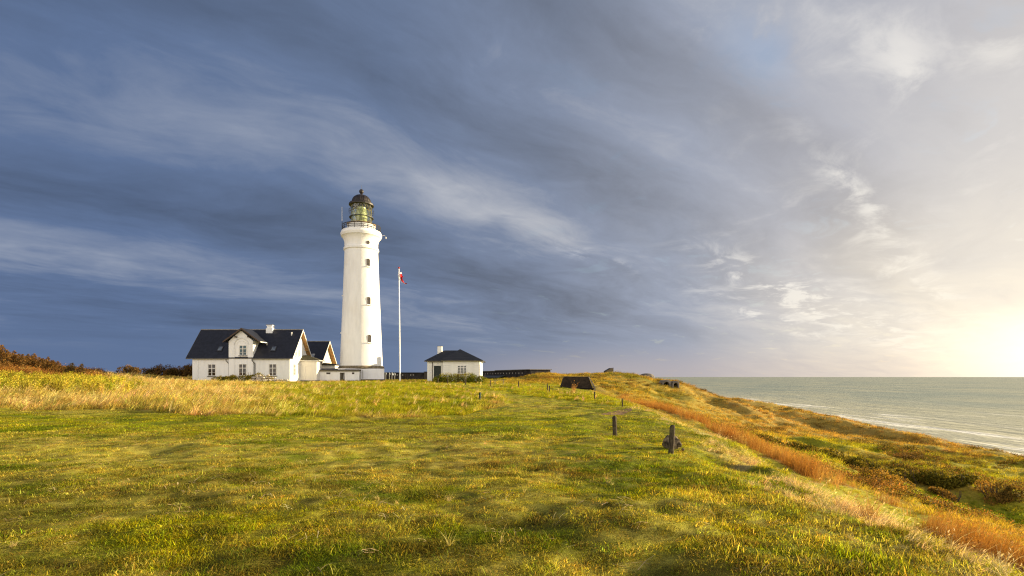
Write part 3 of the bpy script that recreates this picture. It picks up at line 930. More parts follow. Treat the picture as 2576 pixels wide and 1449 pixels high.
# ---------------- the keeper's house
def keeper_house():
    YF = 85.0
    xl, xr = Z1(233, 0, YF).x, Z1(1410, 0, YF).x
    t = thing('keeper_house', 'white brick house with steep black slate roof and gabled middle bay', 'house', ((xl + xr) / 2, YF + 3.7, -1.0))
    yb = 92.4
    yr, zr, ze = 88.7, 8.25, 3.15
    w = MB()
    # body with gables: pentagon pushed along x
    prof = [(YF, -1.3), (YF, 3.36), (yr, zr - 0.30), (yb, 3.36), (yb, -1.3)]
    w.extrude([(xl, y, z) for y, z in prof], (xr - xl, 0, 0))
    # pilasters and frieze of the front, leaving sunk panels
    def px(a): return Z1(a, 0, YF).x
    for a, b in ((233, 300), (625, 683), (975, 1045), (1350, 1408)):
        w.box(px(a), px(b), YF - 0.07, YF - 0.001, -1.25, 2.86)
    for a, b in ((233, 683), (975, 1408)):
        w.box(px(a), px(b), YF - 0.073, YF - 0.002, 2.86, 3.16)
    wall = w.build('wall', M_WALL, t)
    # middle bay
    bx0, bx1 = px(683), px(975)
    bm_ = (bx0 + bx1) / 2
    yb0 = YF - 0.30
    bay = MB()
    gz_ap, gz_sh = 7.78, 5.98
    bay.extrude([(bx0, yb0, -1.3), (bx1, yb0, -1.3), (bx1, yb0, gz_sh), (bm_, yb0, gz_ap), (bx0, yb0, gz_sh)], (0, 3.6, 0))
    # sunk arched panel: raised surround in pieces
    nx0, nx1 = px(755), px(915)
    rad = (nx1 - nx0) / 2
    zc_ = Z1(0, 372, YF).z
    yf = yb0 - 0.07
    bay.box(bx0, nx0, yf, yb0 - 0.001, -1.25, zc_)
    bay.box(nx1, bx1, yf, yb0 - 0.001, -1.25, zc_)
    K = 20
    cx = (nx0 + nx1) / 2
    def top_z(x):
        return gz_sh + (gz_ap - gz_sh) * (1 - abs(x - bm_) / (bx1 - bm_)) - 0.02
    xs = [bx0] + [cx - rad * math.cos(math.pi * k / K) for k in range(K + 1)] + [bx1]
    zl = [zc_] + [zc_ + rad * math.sin(math.pi * k / K) for k in range(K + 1)] + [zc_]
    for i in range(len(xs) - 1):
        a, b = xs[i], xs[i + 1]
        if b - a < 1e-4: continue
        bay.extrude([(a, yf, zl[i]), (b, yf, zl[i + 1]), (b, yf, top_z(b)), (a, yf, top_z(a))], (0, 0.069, 0))
    # toothed hood over the arch
    for k in range(25):
        an = math.pi * (0.04 + 0.92 * k / 24)
        c = Vector((cx + math.cos(an) * (rad + 0.10), yf - 0.03, zc_ + math.sin(an) * (rad + 0.10)))
        bay.obox(c, (math.cos(an), 0, math.sin(an)), (-math.sin(an), 0, math.cos(an)), (0, 1, 0), 0.07, 0.055, 0.03)
    bay.build('bay', M_WALL, t)
    # main roof
    ox0, ox1 = Z1(155, 0, 84.6).x, Z1(1445, 0, 84.6).x
    r_ = MB()
    th = 0.20
    r_.extrude([(ox0, 84.55, ze), (ox0, yr, zr), (ox0, 92.85, ze), (ox0, 92.85, ze - 0.10), (ox0, yr, zr - th), (ox0, 84.55, ze - 0.10)], (ox1 - ox0, 0, 0))
    roof = r_.build('roof', M_SLATE, t)
    c = MB()
    cxx = Z1(1175, 0, 88.7).x
    c.box(cxx - .56, cxx + .56, 88.15, 89.25, 7.6, 8.48)
    c.box(cxx - .44, cxx + .44, 88.25, 89.15, 8.48, 8.92)
    c.box(cxx - .54, cxx + .54, 88.17, 89.23, 8.92, 9.06)
    ch = c.build('chimney', M_WALL, roof)
    c = MB(); c.box(cxx - .57, cxx + .57, 88.14, 89.26, 9.06, 9.11); c.build('capping', M_DARK, roof)
    rd = MB(); rd.tube([(ox0, yr, zr + .02), (ox1, yr, zr + .02)], 0.09, n=8); rd.build('ridge', M_PIPE, roof)
    v = MB(); p = Z1(1432, 0, 88.0); v.tube([(p.x, 87.9, 7.0), (p.x, 87.9, 7.75)], 0.10, n=10); v.build('vent_pipe', M_TRIM, roof)
    # roof windows, lying in the slope
    sl = (zr - ze) / (yr - 84.55)
    up_ = Vector((0, 1, sl)).normalized()
    nn = Vector((0, -sl, 1)).normalized()
    for a, b in ((540, 597), (1187, 1240)):
        zx = (a + b) / 2
        yy = 85.55
        zz_ = ze + (yy - 84.55) * sl
        # height of the window centre
        for _ in range(12):
            tgt = Z1(zx, 413, yy).z
            yy += (tgt - (ze + (yy - 84.55) * sl)) / (sl + 0.2) * 0.8
        zz_ = ze + (yy - 84.55) * sl
        X = Z1(zx, 0, yy).x
        cc = Vector((X, yy, zz_))
        f = MB(); f.obox(cc + nn * 0.05, (1, 0, 0), up_, nn, 0.42, 0.55, 0.05)
        so_ = f.build('skylight', M_SKYL, roof)
        g = MB(); g.obox(cc + nn * 0.105, (1, 0, 0), up_, nn, 0.30, 0.42, 0.008)
        g.build('pane', glass_mat('skylight_glass', (0.06, 0.075, 0.10)), so_)
    # bargeboards and soffits of both gables
    for xg, s, xw in ((ox1, 1, xr), (ox0, -1, xl)):
        bb = MB()
        for y0, y1 in ((84.55, yr), (92.85, yr)):
            bb.extrude([(xg, y0, ze + .03), (xg, yr, zr + .04), (xg, yr, zr - .24), (xg, y0, ze - .20)], (0.045 * s, 0, 0))
        bb.build('bargeboard', M_TRIM if s > 0 else M_FASCIA, t)
        sf = MB()
        for y0 in (84.62, 92.78):
            sf.extrude([(xw, y0, ze - .13), (xw, yr, zr - .235), (xw, yr, zr - .285), (xw, y0, ze - .18)], ((xg - xw) * 0.985, 0, 0))
        # rafter feet / purlin ends
        for yy in (86.2, 91.2, yr):
            zt = zr - abs(yy - yr) * sl - .30
            sf.box(xw, xw + (xg - xw) * 0.97, yy - .07, yy + .07, zt - .18, zt)
        sf.build('soffit', M_WOOD, t)
    # bay roof
    br = MB()
    e0, e1 = Z1(597, 0, 84.1).x, Z1(1047, 0, 84.1).x
    ze2 = Z1(0, 322, 84.1).z
    za = Z1(0, 160, 84.1).z
    xm = (e0 + e1) / 2
    br.extrude([(e0, 84.05, ze2), (xm, 84.05, za), (e1, 84.05, ze2), (e1, 84.05, ze2 - .13), (xm, 84.05, za - .20), (e0, 84.05, ze2 - .13)], (0, 4.4, 0))
    o = br.build('bay_roof', M_SLATE, t)
    b2 = MB()
    for a in (e0, e1):
        b2.extrude([(a, 84.045, ze2 - .01), (xm, 84.045, za + .02), (xm, 84.045, za - .25), (a, 84.045, ze2 - .22)], (0, -0.05, 0))
    for sx in (-1, 1):
        b2.box(xm + sx * 1.05 - .09, xm + sx * 1.05 + .09, 84.05, yf, 6.55, 6.75)
    b2.build('bargeboard', simple('brown_bargeboard', (0.07, 0.045, 0.03), 0.7), o)
    g2 = MB()
    g2.box(e1 - .02, e1 + .12, 84.05, 86.6, ze2 - .16, ze2 - .02)
    g2.build('gutter', M_TRIM, o)
    g2 = MB(); g2.tube([(e1 + .05, 86.4, ze2 - .1), (e1 + .05, 86.4, ze2 - .7)], 0.05); g2.build('downpipe', M_TRIM, o)
    # eave gutter + downpipes
    zinc = simple('dark_zinc', (0.10, 0.095, 0.085), 0.6)
    for q0, q1 in ((ox0, bx0), (bx1, ox1)):
        gt = MB(); gt.tube([(q0, 84.50, ze - .10), (q1, 84.50, ze - .10)], 0.075); gt.build('gutter', zinc, t)
    for zx0, zx1 in ((655, 677), (968, 990)):
        a, b = px(zx0), px(zx1)
        gt = MB(); gt.tube([(a, 84.5, ze - .15), (a, 84.55, ze - .45), (b, YF - .14, ze - .95), (b, YF - .14, -1.2)], 0.075); gt.build('downpipe', zinc, t)
    # windows of the front
    def wn(z0, z1, zt, zb, Y, glass):
        a, b = Z1(z0, 0, Y).x, Z1(z1, 0, Y).x
        h = Z1(0, zt, Y).z - Z1(0, zb, Y).z
        return window(t, ((a + b) / 2, Y, Z1(0, zb, Y).z), (1, 0, 0), (0, -1, 0), abs(b - a), h, 2, (0.36,), 0.10, M_TRIM, glass, M_PLINTH, (0.30,))
    M_P3 = glass_mat('window_glass_brown', (0.030, 0.022, 0.012))
    wn(418, 515, 595, 742, YF - 0.001, M_P3)
    wn(1155, 1248, 593, 738, YF - 0.001, M_P3)
    wn(790, 885, 593, 738, yb0 - 0.001, M_P3)
    wu = wn(795, 888, 368, 493, yb0 - 0.001, M_PANE2)
    # shallow arch over the upper window
    ar = MB()
    r2 = (px(890) - px(785)) / 2
    pts = [(cx + r2 * math.cos(math.pi * k / 18), yb0 - .02, Z1(0, 368, YF).z + r2 * math.sin(math.pi * k / 18)) for k in range(19)]
    ar.tube(pts, 0.035, n=6); ar.build('arch_moulding', M_WALL, t)
    # gable windows on the sunlit side
    for (ang, zb, zt, w_, cols) in ((-.4262, 3.55, 4.75, 0.62, 2), (-.4205, 3.55, 4.75, 0.62, 2), (-.4297, 0.25, 2.2, 0.9, 2)):
        window(t, (xr + .001, xr / ang, zb), (0, 1, 0), (1, 0, 0), w_, zt - zb, cols, (0.36,), 0.08, M_TRIM, M_P3, M_TRIM, (0.30,))
    # porch with low hipped roof on the sunlit gable
    py0, py1 = 89.1, 91.2
    pxr = Z1(1732, 0, py0).x
    pw = MB(); pw.box(xr + .002, pxr, py0, py1, -1.3, 2.93)
    a, b = Z1(1597, 0, py0).x, Z1(1682, 0, py0).x
    zt = Z1(0, 628, py0).z
    for q0, q1, q2, q3 in ((xr + .01, a, -1.0, 2.90), (b, pxr - .001, -1.0, 2.90), (a, b, zt, 2.90)):
        pw.box(q0, q1, py0 - .06, py0 - .001, q2, q3)
    po = pw.build('porch', whitewash('porch_render', (0.80, 0.75, 0.66), 0.15, False), t)
    pr = MB()
    e = 0.22
    vs = [(xr, py0 - e, 2.93), (pxr + .5, py0 - e, 2.93), (pxr + .5, py1 + e, 2.93), (xr, py1 + e, 2.93), (xr, 90.15, 3.85), (xr + .9, 90.15, 3.85)]
    vs2 = [(x, y, z - .12) for x, y, z in vs[:4]]
    pr.add(vs + vs2, [(0, 1, 5, 4), (1, 2, 5), (2, 3, 4, 5), (0, 6, 7, 1), (1, 7, 8, 2), (2, 8, 9, 3), (6, 9, 8, 7), (0, 4, 3, 9, 6)])
    pr.build('porch_roof', simple('mossy_felt', (0.07, 0.062, 0.035), 0.85, vary=0.4), t)
    gp = MB()
    gp.tube([(xr, py0 - e - .05, 2.84), (pxr + .55, py0 - e - .05, 2.84), (pxr + .55, py1 + e, 2.84)], 0.06)
    gp.build('porch_gutter', M_TRIM, t)
    gp = MB()
    gp.tube([(pxr + .1, py0 - e - .05, 2.8), (pxr + .02, py0 - .1, 2.45), (pxr + .02, py0 - .1, 1.15)], 0.05)
    gp.build('downpipe', M_TRIM, t)
    pl = MB(); pl.box(xr + .01, pxr + .04, py0 - .10, py1 - .2, -1.35, -.62); pl.build('plinth', M_PLINTH, t)
    pl = MB(); pl.box(px(1290), xr + .03, YF - .09, 92.2, -1.35, -.74); pl.build('plinth', M_PLINTH, t)


keeper_house()


# ---------------- the house behind it
def rear_house():
    xg = -37.75
    xw = -38.6
    x0 = -52.0
    y0, yr, y1 = 100.9, 105.0, 109.1
    ze, zr = 2.85, 7.35
    t = thing('rear_house', 'smaller black-roofed house with pale clad gable behind the white house', 'house', (-45, 105, -1.0))
    w = MB()
    w.extrude([(x0 + .8, y0 + .4, -1.3), (x0 + .8, y0 + .4, 3.05), (x0 + .8, yr, zr - .25), (x0 + .8, y1 - .4, 3.05), (x0 + .8, y1 - .4, -1.3)], (xw - x0 - .8, 0, 0))
    w.build('wall', M_CEDAR, t)
    sl = (zr - ze) / (yr - y0)
    r_ = MB()
    r_.extrude([(x0, y0, ze), (x0, yr, zr), (x0, y1, ze), (x0, y1, ze - .1), (x0, yr, zr - .2), (x0, y0, ze - .1)], (xg - x0, 0, 0))
    ro = r_.build('roof', M_SLATE, t)
    rd = MB(); rd.tube([(x0, yr, zr + .02), (xg, yr, zr + .02)], 0.09); rd.build('ridge', M_PIPE, ro)
    bb = MB()
    for ya in (y0, y1):
        bb.extrude([(xg, ya, ze + .03), (xg, yr, zr + .04), (xg, yr, zr - .25), (xg, ya, ze - .22)], (0.05, 0, 0))
    bb.build('bargeboard', M_TRIM, t)
    sf = MB()
    for ya in (y0 + .06, y1 - .06):
        sf.extrude([(xw, ya, ze - .13), (xw, yr, zr - .235), (xw, yr, zr - .285), (xw, ya, ze - .18)], ((xg - xw) * .985, 0, 0))
    for yy in (102.4, 107.6, yr):
        zt = zr - abs(yy - yr) * sl - .30
        sf.box(xw, xw + (xg - xw) * .97, yy - .07, yy + .07, zt - .18, zt)
    sf.build('soffit', M_WOOD, t)
    nn = Vector((0, -sl, 1)).normalized(); up_ = Vector((0, 1, sl)).normalized()
    yy = 102.1
    cc = Vector((Z1(1680, 0, yy).x, yy, ze + (yy - y0) * sl))
    f = MB(); f.obox(cc + nn * .05, (1, 0, 0), up_, nn, .42, .60, .05); s = f.build('skylight', M_PIPE, ro)
    g = MB(); g.obox(cc + nn * .105, (1, 0, 0), up_, nn, .33, .50, .008); g.build('pane', glass_mat('skylight_pale', (0.20, 0.21, 0.22)), s)
    # low lobby with a flat roof in front of the gable
    b = MB(); b.box(xw + .01, -35.75, 102.3, 104.6, -1.3, 2.35); lb = b.build('lobby', whitewash('lobby_wall', (0.74, 0.72, 0.72), 0.2, False), t)
    b = MB(); b.extrude([(xw + .02, 101.95, 2.36), (-35.35, 101.95, 2.36), (-35.35, 101.95, 2.52), (xw + .02, 101.95, 2.90)], (0, 2.9, 0))
    b.build('lobby_roof', M_DARK, t)


rear_house()


# ---------------- low annex at the tower's foot
def Z6(zx, zy, Y): return at((1140 + zx * .1518) / 1.4907, (1230 + zy * .1518) / 1.4907, Y)


def annex():
    Y = 90.5
    x0, x1 = Z6(316, 0, Y).x, Z6(1362, 0, Y).x
    d0, d1 = Z6(888, 0, Y).x, Z6(1005, 0, Y).x
    zt = 1.0
    zd = Z6(0, 1100, Y).z
    t = thing('low_annex', 'low white flat-roofed outbuilding with dark doorway before the lighthouse', 'outbuilding', ((x0 + x1) / 2, Y + 1, -1.1))
    w = MB()
    w.box(x0, d0, Y, Y + .25, -1.4, zt)
    w.box(d1, x1, Y, Y + .25, -1.4, zt)
    w.box(d0, d1, Y + .001, Y + .25, zd, zt)
    w.box(x0, x0 + .25, Y + .25, Y + 2.6, -1.4, zt)
    w.box(x1 - .25, x1, Y + .25, Y + 1.05, -1.4, zt)
    w.build('wall', whitewash('annex_wall', (0.80, 0.78, 0.76), 0.12, False), t)
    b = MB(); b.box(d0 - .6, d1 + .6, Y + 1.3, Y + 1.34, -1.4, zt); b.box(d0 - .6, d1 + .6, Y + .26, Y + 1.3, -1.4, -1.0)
    b.build('shade_backing', M_VOID, t)  # near-black sheets painting the shade behind the doorway
    b = MB()
    b.box(d0, d0 + .07, Y - .02, Y + .22, -1.05, zd); b.box(d1 - .07, d1, Y - .02, Y + .22, -1.05, zd); b.box(d0 + .07, d1 - .07, Y - .015, Y + .22, zd - .07, zd)
    b.build('door_frame', M_DOORGREY, t)
    # leaf standing open to the inside on the left
    b = MB(); a = R(62)
    rr = Vector((math.cos(a), math.sin(a), 0)); nn = Vector((-math.sin(a), math.cos(a), 0))
    b.obox(Vector((d0 + .08, Y + .2, (zd - 1.05) / 2)) + rr * .37, rr, UP, nn, .37, (zd + 1.0) / 2 - .04, .02)
    b.build('door', M_DOORGREY, t)
    for a, c in ((553, 652), (1184, 1243)):
        xa, xb = Z6(a, 0, Y).x, Z6(c, 0, Y).x
        za, zb = Z6(0, 1140, Y).z, Z6(0, 1097, Y).z
        b = MB(); b.box(xa, xb, Y - .012, Y - .002, za, zb)
        b.build('window', simple('vent_slats', (0.05, 0.035, 0.028), 0.7), t)
    r_ = MB()
    r_.box(x0 - .15, x1 + .12, Y - .30, Y + .9, zt + .001, zt + .24)
    ro = r_.build('roof', M_FASCIA, t)
    r_ = MB()
    r_.extrude([(x0 - .1, Y - .25, zt + .245), (x0 - .1, Y + 2.6, zt + .55), (x0 - .1, Y + 2.6, zt + .245)], (5.2, 0, 0))
    r_.box(x0 + 5.1, x1 + .08, Y - .25, Y + 1.05, zt + .245, zt + .33)
    r_.build('roofing_felt', M_FELT, ro)
    p = MB(); p.tube([(x1 + .05, Y - .2, zt + .1), (x1 + .14, Y + .3, zt - .1), (x1 + .14, Y + .3, -1.2)], 0.05); p.tube([(x1 + .42, Y + .8, 1.3), (x1 + .42, Y + .8, -1.2)], 0.06)
    p.build('downpipe', M_PIPE, t)


annex()


# ---------------- lighthouse
AX = Vector((at(909.2, 0, 96).x, 96.0, 0))


def lighthouse():
    t = thing('lighthouse', 'tall white round lighthouse with black domed lantern and dark stone band', 'lighthouse', (AX.x, AX.y, -1.0))
    c = (AX.x, AX.y, 0)
    pl = MB(); h = 4.30
    a0 = math.atan2(-AX.x, AX.y)
    fn = Vector((math.sin(a0), -math.cos(a0), 0)); fr_ = Vector((math.cos(a0), math.sin(a0), 0))
    pl.obox(AX + UP * 0.05, fr_, UP, fn, h, 1.45, h)
    pl.build('plinth', whitewash('plinth_wall', (0.80, 0.79, 0.80), 0.15), t, bevel=0.06)
    pb = MB(); pb.obox(AX - UP * .945, fr_, UP, fn, h + .05, .505, h + .05); pb.build('footing', M_PLINTH, t)
    bd = MB(); bd.lathe(c, [(4.20, 1.47), (4.44, 1.50), (4.50, 1.62), (4.46, 1.80), (4.30, 1.96), (4.16, 2.06)], 72)
    bd.build('stone_band', M_BAND, t, smooth=40)
    sh = MB()
    prof = [(4.16, 2.0)]
    for k in range(1, 13):
        f = k / 12
        prof.append((4.16 - (4.16 - 3.24) * (f ** 0.92), 2.0 + (23.7 - 2.0) * f))
    prof += [(3.24, 23.72), (3.42, 23.80), (3.46, 23.95), (3.40, 24.08), (3.43, 24.20), (3.28, 24.34), (3.24, 24.6),
             (3.26, 25.2), (3.36, 25.65), (3.56, 26.05), (3.82, 26.32), (3.90, 26.36), (3.90, 26.48), (3.99, 26.62), (4.02, 26.85), (3.96, 27.05), (3.86, 27.15), (3.84, 27.34), (2.6, 27.40)]
    sh.lathe(c, prof, 96)
    tower = sh.build('tower', M_TOWER, t, smooth=35)
    # windows up the shaft
    ang0 = math.atan2(-AX.x, AX.y)        # bearing of the viewer from the tower, from -y toward +x
    wa = ang0 + R(22.5)
    def surf(z):
        return np.interp(z, [p[1] for p in prof[:-1]], [p[0] for p in prof[:-1]])
    n = Vector((math.sin(wa), -math.cos(wa), 0)); r = Vector((math.cos(wa), math.sin(wa), 0))
    for z0, z1 in ((20.45, 21.75), (13.35, 14.65), (6.35, 7.65)):
        rad = float(surf(z0 + .6))
        cc = Vector((AX.x, AX.y, z0)) + n * (rad - .02)
        w = .25
        hh = z1 - z0
        arc = [(-w, 0), (w, 0), (w, hh - w)] + [(w * math.cos(math.pi * k / 12), hh - w + w * math.sin(math.pi * k / 12)) for k in range(1, 12)] + [(-w, hh - w)]
        g = MB(); g.extrude([cc + r * a + UP * b + n * .04 for a, b in arc], n * .02)
        fr = MB()
        out = [(a * 1.30, (b if b > 0 else 0) + (0.07 if b > hh - w else 0)) for a, b in arc]
        for i in range(1, len(arc) - 1 + 1):
            j = (i + 1) % len(arc)
            if i == len(arc) - 1: j = 0
            fr.extrude([cc + r * arc[i][0] + UP * arc[i][1], cc + r * out[i][0] + UP * out[i][1], cc + r * out[j][0] + UP * out[j][1], cc + r * arc[j][0] + UP * arc[j][1]], n * .10)
        for k in (-.08, .08): fr.obox(cc + r * k + UP * hh * .5 + n * .065, r, UP, n, .012, hh * .48, .01)
        for q in (.25, .5, .75): fr.obox(cc + UP * hh * q + n * .066, r, UP, n, w, .012, .01)
        wo = fr.build('window', simple('dark_window_frame', (0.10, 0.075, 0.05), 0.7), t)
        g.build('pane', glass_mat('tower_glass', (0.035, 0.030, 0.022)), wo)
        s = MB(); s.obox(cc - UP * .09 + n * .13, r, UP, n, .46, .09, .17); s.build('sill', M_TOWER, wo, bevel=.02)
    # round window near the top
    zc_ = 24.85
    rad = float(surf(zc_))
    cc = Vector((AX.x, AX.y, zc_)) + n * (rad - .05)
    cir = [(math.cos(2 * math.pi * k / 20), math.sin(2 * math.pi * k / 20)) for k in range(20)]
    fr = MB()
    for i in range(20):
        (a0, b0), (a1, b1) = cir[i], cir[(i + 1) % 20]
        fr.extrude([cc + (r * a0 + UP * b0) * .26, cc + (r * a0 + UP * b0) * .34, cc + (r * a1 + UP * b1) * .34, cc + (r * a1 + UP * b1) * .26], n * .12)
    wo = fr.build('window', simple('porthole_frame', (0.12, 0.09, 0.06), 0.7), t)
    g = MB(); g.extrude([cc + (r * a + UP * b) * .27 for a, b in cir], n * .08); g.build('pane', glass_mat('porthole_glass', (0.05, 0.035, 0.02)), wo)
    # seam and conductor down the shaft
    na = ang0 + R(1.0)
    nv = Vector((math.sin(na), -math.cos(na), 0))
    cb = MB(); cb.tube([Vector((AX.x, AX.y, z)) + nv * (float(surf(z)) + .015) for z in np.linspace(2.1, 26.2, 50)], .022, n=5)
    cb.build('lightning_conductor', M_TRIM, t)
    # small lamps / hooks on the left edge
    la = ang0 - R(88)
    lv = Vector((math.sin(la), -math.cos(la), 0))
    for z in (15.2, 8.2):
        bk = MB(); bk.obox(Vector((AX.x, AX.y, z)) + lv * (float(surf(z)) + .08), lv, UP, lv.cross(UP), .10, .10, .10); bk.build('bracket', M_TRIM, t)
    # gallery drum under the lantern
    dr = MB(); dr.lathe(c, [(2.72, 27.38), (2.72, 28.60)], 72, cap=False); dr.build('drum', M_TOWER, t, smooth=40)
    ds = MB(); ds.lathe(c, [(2.70, 28.58), (2.86, 28.62), (2.86, 28.76), (2.72, 28.84), (2.0, 28.92)], 72); ds.build('drum_coping', M_RUST, t, smooth=40)
    for k in range(3):
        for dz in (.35, .75):
            a = ang0 + R(8 + 17 * k)
            v_ = Vector((math.sin(a), -math.cos(a), 0))
            ho = MB(); ho.obox(Vector((AX.x, AX.y, 27.4 + dz)) + v_ * 2.725, v_.cross(UP), UP, v_, .06, .06, .02); ho.build('vent_hole', M_DARK, t)
    # gallery railing
    RR = 3.72
    rl = MB()
    for z in (27.72, 28.06, 28.40): rl.ring((AX.x, AX.y, z), RR, .050 if z < 28.3 else .068, 64, 6)
    rl.build('gallery_rail', M_DARK, t)
    for k in range(18):
        a = 2 * math.pi * k / 18 + .1
        p = Vector((AX.x + RR * math.cos(a), AX.y + RR * math.sin(a), 0))
        b = MB(); b.tube([p + UP * 27.36, p + UP * 28.44], .062, n=6); b.build('gallery_post', M_DARK, t)
    # close-set bars on part of the rail
    for q in range(3):
        bs = MB()
        for k in range(50 * q, 50 * q + 25):
            a = 2 * math.pi * k / 150
            p = Vector((AX.x + RR * math.cos(a), AX.y + RR * math.sin(a), 0))
            bs.tube([p + UP * 27.74, p + UP * 28.38], .009, n=4)
        bs.build('gallery_grille', M_DARK, t)
    # antenna on the rail
    p = AX + Vector((math.sin(ang0 - R(96)), -math.cos(ang0 - R(96)), 0)) * 3.74
    an = MB(); an.tube([p + UP * 27.5, p + UP * 30.2], .05); an.tube([p + UP * 29.0, AX + (p - AX) * .72 + UP * 28.95], .03); an.build('antenna_mast', M_DARK, t)
    an = MB(); an.tube([p + UP * 29.3, p + UP * 32.0], .055, .04); an.build('antenna', M_TRIM, t)
    # lamp on an arm at the right of the gallery
    q = Vector((math.sin(ang0 + R(95)), -math.cos(ang0 + R(95)), 0))
    am = MB(); am.tube([AX + q * 3.8 + UP * 27.15, AX + q * 4.5 + UP * 27.2, AX + q * 4.75 + UP * 27.12], .03); fl = am.build('lamp_arm', M_TRIM, t)
    lm = MB(); lm.lathe(AX + q * 4.85 + UP * 26.62, [(.02, .36), (.07, .32), (.11, .16), (.09, .04), (.03, 0)], 14); lm.build('lamp', M_TRIM, fl, smooth=40)
    # lantern
    RL = 2.02
    z0, z1 = 28.9, 32.45
    ga, nt, out = nmat('lantern_glass')
    tr = nt.nodes.new('ShaderNodeBsdfTransparent'); tr.inputs[0].default_value = (0.90, 0.95, 0.78, 1)
    gl = nt.nodes.new('ShaderNodeBsdfGlossy'); gl.inputs['Roughness'].default_value = 0.04
    lw = nt.nodes.new('ShaderNodeLayerWeight'); lw.inputs[0].default_value = 0.22
    ms = nt.nodes.new('ShaderNodeMixShader')
    nt.links.new(lw.outputs['Facing'], ms.inputs[0]); nt.links.new(tr.outputs[0], ms.inputs[1]); nt.links.new(gl.outputs[0], ms.inputs[2]); nt.links.new(ms.outputs[0], out.inputs[0])
    b = MB(); b.lathe(c, [(RL, z0), (RL, z1)], 24, cap=False); lg = b.build('lantern_glass', ga, t)
    bars = MB()
    nd = 12
    def lp(a, z): return Vector((AX.x + (RL + .02) * math.cos(a), AX.y + (RL + .02) * math.sin(a), z))
    tiers = [28.9, 30.1, 31.3, 32.45]
    for q in range(3):
        za, zb = tiers[q], tiers[q + 1]
        for k in range(nd):
            a = 2 * math.pi * (k + .5 * (q % 2)) / nd
            st_ = math.pi / nd
            for sgn in (-1, 1):
                bars.tube([lp(a + sgn * st_ * f, za + (zb - za) * f) for f in (0, .5, 1)], .028, n=4)
    for z in (30.1, 31.3): bars.ring((AX.x, AX.y, z), RL + .02, .035, 48, 5)
    bars.build('glazing_bars', simple('brass_glazing_bar', (0.20, 0.17, 0.06), 0.5, 0.4), lg)
    # lens inside
    pr = []
    for k in range(27):
        f = k / 26
        pr.append((1.12 * (0.62 + 0.38 * math.sin(math.pi * (0.08 + .84 * f))) + (.05 if k % 2 else 0), 28.95 + 3.2 * f))
    ln = MB(); ln.lathe(c, pr, 32)
    lm_, nt, out = nmat('lens_glass')
    pz = N(nt, 'ShaderNodeSeparateXYZ', i0=gpos(nt)).outputs[2]
    n1 = noise(nt, gpos(nt), 1.4, 3, .6)
    cc_ = mix(nt, mapr(nt, n1, .38, .62), (0.62, 0.63, 0.44, 1), (0.24, 0.28, 0.14, 1))
    p_ = principled(nt, out, cc_, 0.12, 0.7, 0.1)
    ln.build('lens', lm_, t, smooth=20)
    cr = MB(); cr.lathe(c, [(.9, 28.92), (.9, 28.94)], 24); cr.build('lens_table', M_DARK, t)
    # walkway ring and light outer rail round the lantern
    wk = MB(); wk.lathe(c, [(2.04, 30.05), (2.36, 30.02), (2.38, 30.12), (2.04, 30.18)], 48, cap=False); wk.build('lantern_walkway', M_DARK, t)
    hr = MB()
    for z in (31.0, 31.55): hr.ring((AX.x, AX.y, z), 2.42, .022, 16, 5)
    for k in range(16):
        a = 2 * math.pi * k / 16
        d = Vector((math.cos(a), math.sin(a), 0))
        hr.tube([AX + d * 2.04 + UP * 31.75, AX + d * 2.42 + UP * 31.55, AX + d * 2.52 + UP * 31.28, AX + d * 2.42 + UP * 31.0, AX + d * 2.04 + UP * 30.8], .020, n=4)
    hr.build('lantern_rail', M_DARK, t)
    # dome
    dm = MB()
    pr = [(2.05, 32.35), (2.44, 32.38), (2.46, 32.62), (2.34, 32.70), (2.30, 32.82), (2.05, 32.92), (1.90, 33.0)]
    for k in range(1, 11):
        a = math.pi / 2 * k / 10
        pr.append((0.16 + 1.72 * math.cos(a), 33.0 + 1.42 * math.sin(a)))
    dm.lathe(c, pr, 16, rot=math.pi / 16)
    dome = dm.build('dome', M_IRON, t, smooth=22)
    rb = MB()
    for k in range(16):
        a = 2 * math.pi * k / 16 + math.pi / 16
        rb.tube([(AX.x + r_ * math.cos(a) * 1.004, AX.y + r_ * math.sin(a) * 1.004, z_) for r_, z_ in pr[6:]], .028, n=4)
    rb.build('dome_rib', M_IRON, dome)
    bl = MB()
    pb_ = [(.30, 34.36), (.22, 34.46), (.19, 34.62), (.26, 34.72)]
    for k in range(11):
        a = -math.pi / 2 + math.pi * (0.08 + .92 * k / 10)
        pb_.append((max(.45 * math.cos(a), .01), 35.10 + .45 * math.sin(a)))
    bl.lathe(c, pb_, 28); bl.build('ball_finial', M_IRON, t, smooth=40)
    rd = MB(); rd.tube([(AX.x, AX.y, 35.5), (AX.x, AX.y, 36.3)], .02); rd.build('lightning_rod', M_DARK, t)

    t.scale = (0.94, 0.94, 1.0)


lighthouse()


# ---------------- small white hut
def Z3(zx, zy, Y): return at((1580 + zx * .1173) / 1.4907, (1280 + zy * .1173) / 1.4907, Y)


